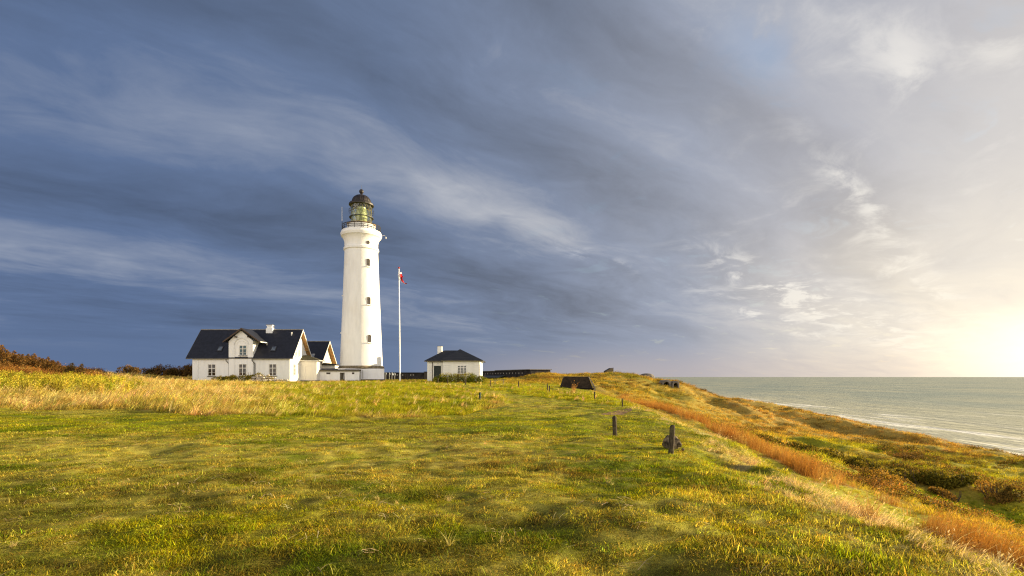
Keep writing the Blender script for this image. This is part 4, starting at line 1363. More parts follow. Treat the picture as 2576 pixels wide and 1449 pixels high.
def hip(mb, x0, x1, y0, y1, z, ridge, zr, fas=0.16):
    (ax, ay), (bx, by) = ridge
    vs = [(x0, y0, z), (x1, y0, z), (x1, y1, z), (x0, y1, z), (ax, ay, zr), (bx, by, zr)] + [(x0, y0, z - fas), (x1, y0, z - fas), (x1, y1, z - fas), (x0, y1, z - fas)]
    if abs(ax - bx) > abs(ay - by):
        top = [(0, 1, 5, 4), (1, 2, 5), (2, 3, 4, 5), (3, 0, 4)]
    else:
        top = [(0, 1, 4), (1, 2, 5, 4), (2, 3, 5), (3, 0, 4, 5)]
    mb.add(vs, top + [(0, 6, 7, 1), (1, 7, 8, 2), (2, 8, 9, 3), (3, 9, 6, 0), (6, 9, 8, 7)])


def hut():
    Y, Y2 = 91.6, 93.8
    x0, x1 = Z3(700, 0, Y).x, Z3(1865, 0, Y).x
    xa = Z3(190, 0, Y2).x
    t = thing('white_hut', 'small white rusticated hut with black hipped roof and dark door', 'hut', ((xa + x1) / 2, 95.5, -1.0))
    w = MB()
    w.box(x0, x1, Y, 100.6, -1.4, 2.90)
    w.box(xa, x0 - .001, Y2, 100.59, -1.4, 2.89)
    w.build('wall', M_HUT, t)
    q = MB()
    def blocks(a, b, yf, z_lo, z_hi):
        st_ = .415
        k = 0
        z = z_hi
        while z - st_ > z_lo:
            q.box(a, b, yf - .06, yf - .001, z - st_ + .03, z - .001)
            z -= st_
    for a, b in ((700, 922), (1665, 1864)): blocks(Z3(a, 0, Y).x + .001, Z3(b, 0, Y).x, Y, -1.4, 2.45)
    q.box(x0, x1, Y - .062, Y - .001, 2.46, 2.89)
    blocks(xa + .002, Z3(345, 0, Y2).x, Y2, -.75, 2.45)
    q.box(xa, Z3(345, 0, Y2).x, Y2 - .062, Y2 - .001, 2.46, 2.88)
    q.build('quoins', M_HUT, t)
    f = MB(); f.box(xa - .02, x0 - .06, Y2 - .1, Y2 - .001, -1.5, -.76); f.box(x0 - .02, x1 + .05, Y - .09, Y + .4, -1.5, -.8); f.build('plinth', M_PLINTH, t)
    r_ = MB()
    ry = 97.2
    hip(r_, Z3(628, 0, 91.1).x, Z3(1965, 0, 91.1).x, 91.1, 101.1, 3.01, ((-9.79, 95.5), (-9.79, ry)), 5.23)
    hip(r_, Z3(95, 0, 93.3).x, -9.85, 93.3, 101.05, 2.99, ((-12.93, ry), (-9.9, ry)), 5.07)
    ro = r_.build('roof', M_FELT, t)
    xe0, xe1 = Z3(628, 0, 91.1).x, Z3(1965, 0, 91.1).x
    gt = MB(); gt.box(xe0 - .02, xe1 + .02, 91.0, 91.095, 2.82, 2.96); gt.build('gutter', M_FASCIA, t)
    gt = MB(); gt.box(Z3(95, 0, 93.3).x - .02, xe0, 93.2, 93.295, 2.80, 2.94); gt.build('gutter', M_FASCIA, t)
    c = MB(); a, b = Z3(528, 0, 97.9).x, Z3(663, 0, 97.9).x
    c.box(a, b, 97.4, 98.5, 3.2, 5.88); c.build('chimney', M_HUT, ro)
    c = MB(); c.box(a - .03, b + .03, 97.37, 98.53, 5.88, 5.95); c.build('capping', M_DARK, ro)
    wa, wb = Z3(1150, 0, Y).x, Z3(1445, 0, Y).x
    zb = Z3(0, 1045, Y).z; zt = Z3(0, 765, Y).z
    wd = window(t, ((wa + wb) / 2, Y - .001, zb), (1, 0, 0), (0, -1, 0), wb - wa, zt - zb, 3, (0.28,), 0.10, M_TRIM, glass_mat('hut_glass', (0.05, 0.055, 0.05)), M_SILLRED, (0.36,))
    m = MB()
    iw = (wb - wa) - .2
    for k in range(3): m.box(wa + .1 + iw * (k + .5) / 3 - .014, wa + .1 + iw * (k + .5) / 3 + .014, Y - .052, Y - .022, zb + .1, zt - .1)
    m.build('glazing_bars', M_TRIM, wd)
    da, db = Z3(402, 0, Y2).x, Z3(630, 0, Y2).x
    zd = Z3(0, 782, Y2).z
    d = MB()
    n = 6
    for k in range(n): d.box(da + (db - da) * k / n + .006, da + (db - da) * (k + 1) / n - .006, Y2 - .05, Y2 - .002, -1.0, zd)
    do = d.build('door', M_DOOR, t)
    d = MB(); d.box(db - .14, db - .10, Y2 - .12, Y2 - .05, .1, .14); d.build('handle', M_PIPE, do)
    fr = MB(); fr.box(da - .16, da, Y2 - .06, Y2 - .003, -1.0, zd + .12); fr.box(db, db + .12, Y2 - .06, Y2 - .003, -1.0, zd + .12); fr.box(da, db, Y2 - .058, Y2 - .003, zd, zd + .12)
    fr.build('door_frame', M_TRIM, t)
    p = MB(); xp = Z3(357, 0, Y2).x; p.tube([(xp, 93.2, 2.8), (xp, Y2 - .14, 2.6), (xp, Y2 - .14, -1.1)], .055); p.build('downpipe', simple('brown_pipe', (0.07, 0.045, 0.03), 0.6), t)
    br = MB(); xr_ = x1
    br.tube([(xr_ + .60, 91.8, 2.83), (xr_ + .58, 91.8, 2.62), (xr_ + .06, 91.8, 2.20), (xr_ + .06, 91.8, -1.1)], .06); br.build('downpipe', M_TRIM, t)
    s = MB(); a = Z3(272, 0, Y2).x; s.box(a - .18, a + .18, Y2 - .085, Y2 - .062, .75, .91); s.build('name_plate', simple('enamel_plate', (0.62, 0.62, 0.66), 0.4), t)


hut()


# ---------------- long dark barracks far behind
def barracks():
    m_dark = simple('tarred_boards', (0.030, 0.026, 0.026), 0.85, 0.15, 0, 0.4, 0.8)
    m_pale = simple('pale_shutter', (0.33, 0.30, 0.27), 0.8)
    Y = 150.0
    def X(d): return at(d, 0, Y).x
    t = thing('barracks', 'long low dark building far behind the flagpole, left of the hut', 'building', (X(1010), Y + 3, -1.2))
    w = MB(); w.box(X(900), X(1067), Y, Y + 7, -1.6, 1.15); w.build('wall', m_dark, t)
    r_ = MB(); r_.box(X(898), X(1068), Y - .4, Y + 7.4, 1.151, 1.32); r_.build('roof', M_FELT, t)
    w = MB(); w.box(X(1068.5), X(1112), Y - .8, Y + 7, -1.6, 1.38); w.build('wall', simple('weathered_boards', (0.05, 0.042, 0.036), 0.85), t)
    r_ = MB(); r_.box(X(1067.5), X(1113), Y - 1.1, Y + 7.3, 1.381, 1.55); ro = r_.build('roof', M_FELT, t)
    c = MB(); c.box(X(1078.4), X(1080.4), Y + 2, Y + 2.3, 1.55, 1.95); c.build('chimney', M_DARK, ro)
    for zx in (770, 1030, 1420, 1550):
        xx = X((1430 + zx * .0776) / 1.4907)
        b = MB(); b.box(xx - .16, xx + .16, Y - .03, Y - .002, .40, .70); b.build('window', m_pale, t)
    A = Vector((X(1198), 150.0, 0)); B = Vector((at(1335.5, 0, 118).x, 118.0, 0))
    d = (B - A).normalized(); n = Vector((d.y, -d.x, 0))
    if n.dot(Vector((0, -1, 0))) < 0: n = -n
    L = (B - A).length
    t = thing('barracks', 'long low dark building with a row of small shutters right of the hut', 'building', ((A + B) / 2 - Vector((0, 0, 1.2))))
    w = MB()
    zt = 1.62
    def quad(s0, s1, off0, off1, z0, z1, mb):
        a, b = A + d * s0, A + d * s1
        mb.extrude([a + n * off0 + UP * z0, b + n * off0 + UP * z0, b + n * off1 + UP * z0, a + n * off1 + UP * z0], UP * (z1 - z0))
    quad(0, L * .42, 0, -5, -1.8, zt - .12, w)
    quad(L * .42, L, .02, -5.2, -1.8, zt, w)
    w.build('wall', m_dark, t)
    r_ = MB(); quad(-.2, L * .42 - .01, .4, -5.4, zt - .119, zt + .04, r_); quad(L * .42, L + .2, .42, -5.5, zt + .001, zt + .17, r_); r_.build('roof', simple('grey_roof_edge', (0.14, 0.125, 0.11), 0.8), t)
    for k in range(17):
        s = L * (0.05 + .90 * k / 17.5)
        q = MB(); quad(s - .15, s + .15, .06, .025, .72, 1.08, q); q.build('window', m_pale, t)
    ln = MB(); a, b = A + d * L * .20, A + d * L * .60
    ln.extrude([a + n * .05 + UP * .45, a + n * 2.2 + UP * -.05, a + n * 2.2 + UP * -.25, a + n * .05 + UP * .25], b - a); ln.build('lean_to_roof', simple('grey_sheet', (0.055, 0.06, 0.065), 0.6), t)


barracks()


# ---------------- concrete bunkers and shed
def Z8(zx, zy, Y): return at((2040 + zx * .1173) / 1.4907, (1370 + zy * .1173) / 1.4907, Y)


def bunker():
    Y = 70.0
    m, nt, out = nmat('boarded_concrete')
    p = gpos(nt)
    z = N(nt, 'ShaderNodeSeparateXYZ', i0=p)
    cr = math_(nt, 'PINGPONG', z.outputs[2], .085)
    g = mapr(nt, cr, 0, .012)
    n1 = noise(nt, p, 1.6, 6, .7); n2 = noise(nt, p, 12, 4, .7)
    col = mix(nt, mapr(nt, n1, .35, .7), (0.020, 0.014, 0.009, 1), (0.048, 0.034, 0.021, 1))
    col = mix(nt, mapr(nt, n2, .45, .8, 0, .5), col, (0.02, 0.015, 0.012, 1))
    principled(nt, out, col, .9, .15, 0, math_(nt, 'ADD', g, math_(nt, 'MULTIPLY', n2, .5)), .6, .03)
    bl, br_ = Z8(490, 765, Y), Z8(1600, 765, Y)
    tl, tr = Z8(665, 375, Y + .8), Z8(1428, 375, Y + .8)
    zb = bl.z - .35
    t = thing('bunker', 'dark boarded trapezoid bunker standing on the mown grass', 'bunker', ((bl.x + br_.x) / 2, Y + 1.5, bl.z))
    b = MB()
    vs = [(bl.x, Y, zb), (br_.x, Y, zb), (br_.x + .25, Y + 3.2, zb), (bl.x + .1, Y + 3.2, zb), (tl.x, Y + .8, tl.z), (tr.x, Y + .8, tr.z), (tr.x, Y + 2.6, tr.z), (tl.x, Y + 2.6, tl.z)]
    b.add(vs, [(0, 3, 2, 1), (4, 5, 6, 7), (0, 1, 5, 4), (1, 2, 6, 5), (2, 3, 7, 6), (3, 0, 4, 7)])
    b.build('wall', m, t, bevel=.03)
    # lip round the top and a rib down the middle, pale strip painted as sunlight on the right corner
    l = MB(); l.box(tl.x - .05, tr.x + .05, Y + .70, Y + 2.7, tl.z + .002, tl.z + .09); l.build('capping', simple('lichened_lip', (0.12, 0.09, 0.055), .9), t)
    xm = Z8(1035, 0, Y + .4).x
    rb = MB(); rb.extrude([(xm - .06, Y - .05, zb), (xm + .06, Y - .05, zb), (xm + .06, Y + .75, tl.z - .02), (xm - .06, Y + .75, tl.z - .02)], (0, .1, 0)); rb.build('rib', m, t)
    e = MB(); e.extrude([(br_.x - .02, Y - .06, zb), (br_.x + .20, Y - .02, zb), (br_.x + .20, Y - .02, zb + .62), (tr.x + .12, Y + .80, tr.z), (tr.x - .02, Y + .76, tr.z), (br_.x - .02, Y - .06, zb + .55)], (0, .14, 0)); e.build('lit_edge', simple('painted_lit_edge', (0.26, 0.22, 0.165), .9), t)
    s = MB(); s.box(Z8(1130, 0, Y).x, Z8(1590, 0, Y).x, Y - .075, Y - .008, bl.z - .05, bl.z + .16); s.build('undercut_shade', M_VOID, t)  # near-black slab painting the shade under the base


bunker()


def ruin():
    Y = 96.0
    c = at((2350 + 870 * .1941) / 1.4907, (1380 + 470 * .1941) / 1.4907, Y)
    g = gz(c.x, c.y) - .45
    t = thing('ruined_bunker', 'ruined concrete bunker with two arched openings in the dune side', 'bunker', (c.x, c.y, g))
    b = MB()
    def blk(dx, w, h, rad, dy):
        x0 = c.x + dx
        K = 12
        zc = g + h - rad - .35
        pts_o = [(x0 - w / 2, g - .6), (x0 - w / 2, g + h * .72), (x0 - w * .30, g + h * .96), (x0 + w * .25, g + h), (x0 + w / 2, g + h * .80), (x0 + w / 2, g - .6)]
        arc = [(x0 + rad * math.cos(math.pi * k / K), zc + rad * math.sin(math.pi * k / K)) for k in range(K + 1)]
        pts = pts_o + [(x0 + rad, g - .6)] + arc + [(x0 - rad, g - .6)]
        b.extrude([(x, c.y + dy, z) for x, z in pts], (0, 2.2, 0))
    blk(-.95, 1.9, 1.75, .52, 0)
    blk(.70, 1.3, 1.55, .42, -.35)
    b.build('wall', M_CONC, t, bevel=.05)
    v = MB(); v.box(c.x - 1.6, c.x - .3, c.y + 1.2, c.y + 1.25, g - .5, g + 1.2); v.box(c.x + .2, c.x + 1.2, c.y + 1.2, c.y + 1.25, g - .5, g + 1.0); v.build('shade_backing', M_VOID, t)  # near-black sheets painting the shade inside the arches
    # domed top of a second bunker, half buried higher up
    Y = 108.0
    c = at((2350 + 385 * .1941) / 1.4907, (1380 + 200 * .1941) / 1.4907, Y)
    g = gz(c.x, c.y)
    b = MB()
    pr = [(1.7, -.8), (1.62, 0), (1.35, .32), (.9, .52), (.4, .60), (.02, .62)]
    b.lathe((c.x, c.y, g), pr, 20)
    o = b.build('bunker_dome', M_CONC, None, (c.x, c.y, g), smooth=30)
    tag(o, 'rounded grey bunker top showing through the grass on the skyline dune', 'bunker')


ruin()


def shed():
    Y = 112.0
    a, b = Z8(1965, 0, Y).x, Z8(2222, 0, Y).x
    g = gz((a + b) / 2, Y)
    zl, zr = Z8(0, 188, Y).z, Z8(0, 82, Y).z
    zb = min(g, Z8(0, 255, Y).z) - .3
    t = thing('lean_to_shed', 'small wooden shed with steep single-pitch roof on the skyline dune', 'shed', ((a + b) / 2, Y + .8, zb + .3))
    mw, nt, out = nmat('shed_boards')
    p = gpos(nt)
    xx = N(nt, 'ShaderNodeSeparateXYZ', i0=p)
    cr = math_(nt, 'PINGPONG', xx.outputs[0], .09)
    n1 = noise(nt, p, 3, 5, .7)
    col = mix(nt, mapr(nt, n1, .3, .7), (0.10, 0.078, 0.045, 1), (0.20, 0.155, 0.09, 1))
    principled(nt, out, col, .85, .15, 0, mapr(nt, cr, 0, .014), .6, .02)
    w = MB()
    w.extrude([(a, Y, zb), (b, Y, zb), (b, Y, zr - .06), (a + (b - a) * .62, Y, zr - .12), (a, Y, zl - .05)], (0, 1.7, 0)); w.build('wall', mw, t)
    r_ = MB()
    r_.extrude([(a - .08, Y - .1, zl - .05), (a + (b - a) * .62, Y - .1, zr - .10), (b + .05, Y - .1, zr - .04), (b + .05, Y - .1, zr + .03), (a + (b - a) * .62, Y - .1, zr - .02), (a - .08, Y - .1, zl + .03)], (0, 1.9, 0)); r_.build('roof', M_FELT, t)
    d = MB(); d.box(b - .32, b - .04, Y - .02, Y - .002, zb, zr - .75); d.build('door', simple('painted_sunlit_board', (0.34, 0.27, 0.16), .8), t)  # pale strip painting sunlight on the right part of the wall


shed()


# ---------------- flagpole and pennant
def flagpole():
    Y = 88.0
    b, tp = at(1006.6, 960.5, Y), at(1003.6, 676, Y)
    t = thing('flagpole', 'tall slim white flagpole with a red ball top beside the lighthouse', 'flagpole', b)
    m = MB(); m.tube([b - UP * .5, b + (tp - b) * .5, tp], .135, .065, 14); m.build('pole', simple('white_pole_paint', (0.82, 0.81, 0.79), .35, .5, 0, .05), t, smooth=40)
    bl = MB()
    pr = [(max(.19 * math.cos(a), .005), .16 + .16 * math.sin(a)) for a in np.linspace(-math.pi / 2, math.pi / 2, 9)]
    bl.lathe(tp, pr, 14); bl.build('ball_finial', simple('red_paint', (0.30, 0.02, 0.02), .4), t, smooth=40)
    def Z7(zx, zy): return at((1470 + zx * .0828) / 1.4907, (980 + zy * .0828) / 1.4907, Y)
    h = MB(); h.tube([Z7(318, 500) + Vector((0, -.1, 0)), Z7(300, 580) + Vector((0, -.2, 0)), Z7(290, 690) + Vector((0, -.2, 0)), Z7(310, 770) + Vector((0, -.15, 0)), Z7(345, 825) + Vector((0, -.1, 0))], .035, n=6); h.build('halyard', M_TRIM, t)
    # pennant: a long narrow triangle hanging in folds
    path = [(340, 560), (372, 590), (405, 640), (432, 700), (420, 775), (440, 860), (485, 925), (540, 975), (600, 1012), (650, 1020), (690, 1012)]
    ctr = [Z7(*p) for p in path]
    wid = [.42, .42, .40, .36, .30, .26, .20, .15, .11, .07, .03]
    tw = [0.2, .35, .6, .3, -.3, -.2, .3, .6, .3, -.2, .1]
    vs, fs, mi = [], [], []
    M_ = 5
    for i, c in enumerate(ctr):
        tg = (ctr[min(i + 1, len(ctr) - 1)] - ctr[max(i - 1, 0)]).normalized()
        side = Vector((0, -1, 0)).cross(tg).normalized()
        s = (side * math.cos(tw[i] * 2.0) + Vector((0, 1, 0)) * math.sin(tw[i] * 2.0))
        for k in range(M_):
            f = k / (M_ - 1) - .5
            vs.append(c + s * f * 2 * wid[i] + Vector((0, -.12, 0)) + Vector((0, .10 * math.sin(k * 1.9 + i), 0)))
    for i in range(len(ctr) - 1):
        for k in range(M_ - 1):
            fs.append((i * M_ + k, i * M_ + k + 1, (i + 1) * M_ + k + 1, (i + 1) * M_ + k))
            mi.append(1 if (k == 0 and i < 9) or i == 0 else 0)
    pm = MB(); pm.add(vs, fs)
    o = pm.build('pennant', simple('red_cloth', (0.42, 0.012, 0.015), .8, .1), None, ctr[0])
    o.data.materials.append(simple('white_cloth', (0.80, 0.78, 0.76), .8, .1))
    for p, q in zip(o.data.polygons, mi): p.material_index = q
    so_ = o.modifiers.new('cloth', 'SOLIDIFY'); so_.thickness = .012
    tag(o, 'narrow red and white pennant hanging limp from the flagpole top', 'pennant')


flagpole()


# ---------------- white flags beyond the lawn
def small_flags():
    Y = 138.0
    spec = [(218, 268, 355, 440, 'leftmost white flag beside the lighthouse foot, before the dark building'), (385, 445, 358, 450, 'second white flag from the lighthouse, on a short pole'),
            (515, 615, 355, 480, 'largest white flag, third from the lighthouse, before the dark building'), (650, 700, 370, 485, 'white flag nearest the flagpole, before the dark building')]
    mw = simple('white_flag_cloth', (0.80, 0.80, 0.80), .8, .1, 0, .08)
    for a, b, zt, zb, lab in spec:
        def Zf(zx, zy): return at((1430 + zx * .0776) / 1.4907, (1370 + zy * .0776) / 1.4907, Y)
        p = Zf(a, zt)
        g = gz(p.x, Y)
        t = thing('white_flag', lab, 'flag', (p.x, Y, g), 'white flags before the long dark building')
        m = MB(); m.tube([(p.x, Y, g - .2), (p.x, Y, p.z + .05)], .035, n=6); m.build('pole', M_TRIM, t)
        q, r_ = Zf(b, zt + (zb - zt) * .45), Zf(b, zb)
        c = MB()
        n = 7
        vs, fs = [], []
        for i in range(n):
            f = i / (n - 1)
            yy = Y + .10 * math.sin(f * 5)
            x = p.x + (q.x - p.x) * f
            z1_ = p.z + (q.z - p.z) * f ** 1.6
            z0_ = Zf(a, zb).z + (r_.z - Zf(a, zb).z) * f
            vs += [(x, yy, z0_), (x, yy, z1_)]
        for i in range(n - 1): fs.append((2 * i, 2 * i + 2, 2 * i + 3, 2 * i + 1))
        c.add(vs, fs)
        o = c.build('cloth', mw, t)
        s = o.modifiers.new('cloth', 'SOLIDIFY'); s.thickness = .01


small_flags()


# ---------------- posts
M_OAK, nt, out = nmat('weathered_oak')
p = gpos(nt)
mp = N(nt, 'ShaderNodeMapping', Vector=p); mp.inputs['Scale'].default_value = (1, 1, .12)
g1 = noise(nt, mp.outputs[0], 45, 5, .7, .4); g2 = noise(nt, p, 5, 4, .6)
cw = mix(nt, mapr(nt, g1, .35, .65), (0.026, 0.019, 0.012, 1), (0.085, 0.064, 0.040, 1))
cw = mix(nt, mapr(nt, g2, .5, .72, 0, .6), cw, (0.15, 0.13, 0.06, 1))
principled(nt, out, cw, .9, .15, 0, g1, .8, .015)
M_GPOST = simple('green_marker_paint', (0.018, 0.035, 0.018), .6)


def post(x, y, h, w, label, tilt=(0, 0), mat=None, square=True, group='wooden posts along the mown path', cat='post', sink=.15, name='wooden_post'):
    g = gz(x, y)
    mb = MB()
    n = 12
    prof = []
    r0 = w / 2
    k = 4 if not square else 4
    segs = 7
    vs, fs = [], []
    sides = 8
    for i in range(segs + 1):
        f = i / segs
        z = -sink + (h + sink) * f
        rr = r0 * (1.06 - .06 * f)
        if i == segs: rr *= .74
        elif i == segs - 1:
            z = h - w * .22
        for s in range(sides):
            a = 2 * math.pi * s / sides + math.pi / 8
            # chamfered square section
            ca_, sa_ = math.cos(a), math.sin(a)
            q = max(abs(ca_), abs(sa_))
            rad = rr / q * 1.0 if square else rr * 1.05
            j = 1 + .05 * math.sin(i * 2.3 + s * 1.7)
            vs.append((x + rad * ca_ * j + tilt[0] * f * h, y + rad * sa_ * j + tilt[1] * f * h, g + z + (.02 * w / .12 * math.sin(s * 1.3) if i == segs else 0)))
    for i in range(segs):
        for s in range(sides):
            s2 = (s + 1) % sides
            fs.append((i * sides + s, i * sides + s2, (i + 1) * sides + s2, (i + 1) * sides + s))
    fs.append(tuple(segs * sides + s for s in range(sides)))
    mb.add(vs, fs)
    o = mb.build(name, mat or M_OAK, None, (x, y, g), smooth=50)
    tag(o, label, cat, group)
    return o


def px_xy(dx, Y): return (dx - 1288) / FD * Y


# the two large posts of the foreground
post(3.22, 15.8, .645, .125, 'squat weathered wooden post alone on the mown grass near the path', (-.05, 0))
post(3.66, 11.7, .66, .112, 'weathered wooden post in front of the boulder at the brow', (.075, 0))
for dx, Y, h, w, tilt, lab in [
    (1019.3, 93, 1.35, .10, (.02, 0), 'taller of two thin posts just right of the flagpole'),
    (1025.4, 96, 1.15, .10, (.01, 0), 'shorter of two thin posts just right of the flagpole'),
    (1062, 92, .85, .09, (0, 0), 'thin dark post left of the hut, by its dark footing'),
    (1088.5, 89, .62, .15, (0, 0), 'short pale stub post at the foot of the hut downpipe'),
    (1101.3, 82, .80, .16, (.04, 0), 'first fence post before the hut door'),
    (1126, 76, .82, .15, (0, 0), 'fence post before the hut at the left part of its shrubs'),
    (1171, 69, .84, .15, (.03, 0), 'fence post below the hut window'),
    (1233.5, 66, .82, .14, (-.02, 0), 'fence post between the hut and the picnic table'),
    (1304.4, 62, .80, .12, (0, 0), 'fence post in tall grass right of the picnic table'),
    (1377.5, 57, .85, .12, (-.04, 0), 'left one of a pair of leaning posts left of the bunker'),
    (1381.5, 54, .70, .13, (.05, 0), 'right one of a pair of leaning posts left of the bunker'),
    (1407.5, 92, .75, .07, (0, 0), 'shorter thin stake on the dune left of the bunker top'),
    (1414.5, 90, .95, .07, (.01, 0), 'taller thin stake on the dune left of the bunker top'),
    (1220, 98, 1.25, .09, (0, 0), 'thin stake in straw grass at the right corner of the hut'),
    (1496, 38, .66, .10, (0, 0), 'short post in tall grass right of and below the bunker'),
    (1566, 33, .52, .08, (-.03, 0), 'thin stake where the slope grass begins near the dirt path'),
]:
    post(px_xy(dx, Y), Y, h, w, lab, tilt)
post(px_xy(1207.5, 37), 37, .62, .15, 'dark green square marker post at the bend of the mown path', (0, 0), M_GPOST, True, None, 'marker post', name='marker_post')


# ---------------- picnic table
def picnic_table():
    Y = 80.0
    x = px_xy((1780 + 790 * .1165) / 1.4907, Y)
    g = gz(x, Y)
    t = thing('picnic_table', 'weathered wooden picnic table in the straw grass right of the hut', 'picnic table', (x, Y, g))
    mw = simple('grey_planks', (0.20, 0.15, 0.09), .85)
    zt = at(0, (1370 + 0) / 1.0, 1).z
    top = (948 - (1350 + 612 * .1165) / 1.4907) / FD * Y
    top = max(top, g + .72)
    m = MB(); m.box(x - .95, x + .95, Y - .38, Y + .38, top - .06, top); m.build('table_top', mw, t)
    for s in (-1, 1):
        m = MB(); m.box(x - .95, x + .95, Y + s * .75 - .14, Y + s * .75 + .14, top - .32, top - .27); m.build('bench', mw, t)
    for sx in (-1, 1):
        m = MB()
        for s in (-1, 1):
            m.tube([(x + sx * .65, Y + s * .25, top - .06), (x + sx * .65, Y + s * .62, g - .1)], .05, n=5)
        m.box(x + sx * .65 - .04, x + sx * .65 + .04, Y - .88, Y + .88, top - .40, top - .325)
        m.build('leg', mw, t)


picnic_table()
# ------------------------------------------------------------------ stones
def rock_mesh(name, r, seed, mat, sub=3, flat=.8, rough=.32):
    import bmesh
    bm = bmesh.new()
    bmesh.ops.create_icosphere(bm, subdivisions=sub, radius=1.0)
    co = np.array([v.co[:] for v in bm.verts])
    rg = np.random.default_rng(seed)
    # a few random cutting planes give broken faces
    for _ in range(9):
        n = rg.normal(size=3); n /= np.linalg.norm(n)
        d = rg.uniform(.55, .9)
        s = co @ n
        co = np.where((s > d)[:, None], co - n * (s - d)[:, None] * .9, co)
    nz = fbm(co[:, 0] * 2.2 + seed, co[:, 1] * 2.2 + co[:, 2] * 1.7, seed, 3)
    co = co * (1 + rough * .35 * nz)[:, None]
    co *= np.array(r) * np.array((1, 1, flat))
    for v, c in zip(bm.verts, co): v.co = c
    me = bpy.data.meshes.new(name)
    bm.to_mesh(me); bm.free()
    me.materials.append(mat)
    me.shade_smooth()
    try: me.set_sharp_from_angle(angle=R(35))
    except Exception: pass
    return me


M_STONE = simple('pale_granite', (0.46, 0.40, 0.32), .9, .15, 0, .3, 4, .6)
M_BOULD = simple('lichened_boulder', (0.145, 0.112, 0.072), .95, .1, 0, .7, 9, .9)


def stones():
    x0, x1 = Z1(930, 0, 78).x, Z1(1400, 0, 78).x
    meshes = [rock_mesh('stone', (1, .8, .8), 100 + k, M_STONE, 2) for k in range(6)]
    rg = random.Random(3)
    n = 0
    for layer, cnt in ((0, 26), (1, 15), (2, 6)):
        for k in range(cnt):
            f = (k + .5) / cnt
            if layer == 0: x = x0 + (x1 - x0) * f
            elif layer == 1: x = x0 + (x1 - x0) * (.06 + .62 * f)
            else: x = x0 + (x1 - x0) * (.12 + .40 * f)
            x += rg.uniform(-.12, .12)
            y = 78 + rg.uniform(-.35, .35)
            s = rg.uniform(.20, .34) * (1.25 if f < .5 else .85)
            o = bpy.data.objects.new('stone', meshes[rg.randrange(6)])
            COL.objects.link(o)
            o.location = (x, y, gz(x, y) + .30 + layer * .36)
            o.scale = (s, s, s)
            o.rotation_euler = (rg.uniform(-.6, .6), rg.uniform(-.6, .6), rg.uniform(0, 6.28))
            tag(o, 'pale rough fieldstone in the heap before the white house, below its right window', 'stone', 'stones heaped before the house')
    # the boulder behind the right hand post: a hollow, broken lump
    x, y = 3.93, 12.55
    me = rock_mesh('boulder', (.215, .20, .25), 7, M_BOULD, 4, 1.0, .9)
    o = bpy.data.objects.new('boulder', me); COL.objects.link(o)
    o.location = (x, y, gz(x, y) + .10); o.rotation_euler = (0, .1, .5)
    tag(o, 'rough lichened boulder tucked behind the wooden post at the brow', 'boulder')
    for k, (dx, dy, s, lab) in enumerate([(.19, -.09, .075, 'upper small stone leaning on the right side of the boulder'), (.26, -.14, .06, 'lower small stone at the right foot of the boulder')]):
        o = bpy.data.objects.new('stone', meshes[k]); COL.objects.link(o)
        o.data = o.data.copy(); o.data.materials[0] = M_BOULD; o.scale = (s, s, s * (1.5 if k == 0 else 1)); o.location = (x + dx, y + dy, gz(x + dx, y + dy) + (.14 if k == 0 else .04)); o.rotation_euler = (.3, .2, k)
        tag(o, lab, 'stone')


stones()


# ------------------------------------------------------------------ leaves, trees and shrubs
def mesh_from(name, v, f, mat, cols=None, blade=None):
    me = bpy.data.meshes.new(name)
    v = np.asarray(v, np.float32); f = np.asarray(f, np.int32)
    k = f.shape[1]
    me.vertices.add(len(v)); me.vertices.foreach_set('co', v.ravel())
    me.loops.add(f.size); me.loops.foreach_set('vertex_index', f.ravel())
    me.polygons.add(len(f)); me.polygons.foreach_set('loop_start', np.arange(0, f.size, k, dtype=np.int32))
    me.update(calc_edges=True)
    if cols is not None:
        a = me.color_attributes.new('tint', 'FLOAT_COLOR', 'POINT')
        a.data.foreach_set('color', np.concatenate([cols, np.ones((len(v), 1))], 1).astype(np.float32).ravel())
    if blade is not None:
        a = me.attributes.new('blade', 'FLOAT', 'POINT')
        a.data.foreach_set('value', np.asarray(blade, np.float32))
    me.materials.append(mat)
    return me


def leaf_cloud(rg, ctr, size, axis=None, aspect=.5, spread=1.0):
    """one pointed, slightly folded leaf (4 verts, 2 tris) per centre"""
    n = len(ctr)
    d = rg.normal(size=(n, 3)) * spread
    if axis is not None: d = d + axis
    d /= np.linalg.norm(d, axis=1)[:, None] + 1e-9
    s = np.cross(d, rg.normal(size=(n, 3)))
    s /= np.linalg.norm(s, axis=1)[:, None] + 1e-9
    size = np.broadcast_to(size, (n,))[:, None]
    a = ctr - d * size * .5
    b = ctr + s * size * aspect * .5
    c = ctr + d * size * .5
    e = ctr - s * size * aspect * .5
    v = np.stack([a, b, c, e], 1).reshape(-1, 3)
    i = np.arange(n)[:, None] * 4
    f = np.concatenate([i + np.array([[0, 1, 2]]), i + np.array([[0, 2, 3]])], 1).reshape(-1, 3)
    return v, f


M_LEAF = leaf_mat('foliage', 'GEOMETRY', 'tint', .38)
M_BARK = simple('dark_bark', (0.075, 0.05, 0.035), .9)


def part_mesh(name, v, f, mat, parent, cols=None, blade=None):
    me = mesh_from(name, np.asarray(v) - np.array(wloc(parent)), f, mat, cols, blade)
    o = bpy.data.objects.new(name, me)
    o.parent = parent
    COL.objects.link(o)
    return o


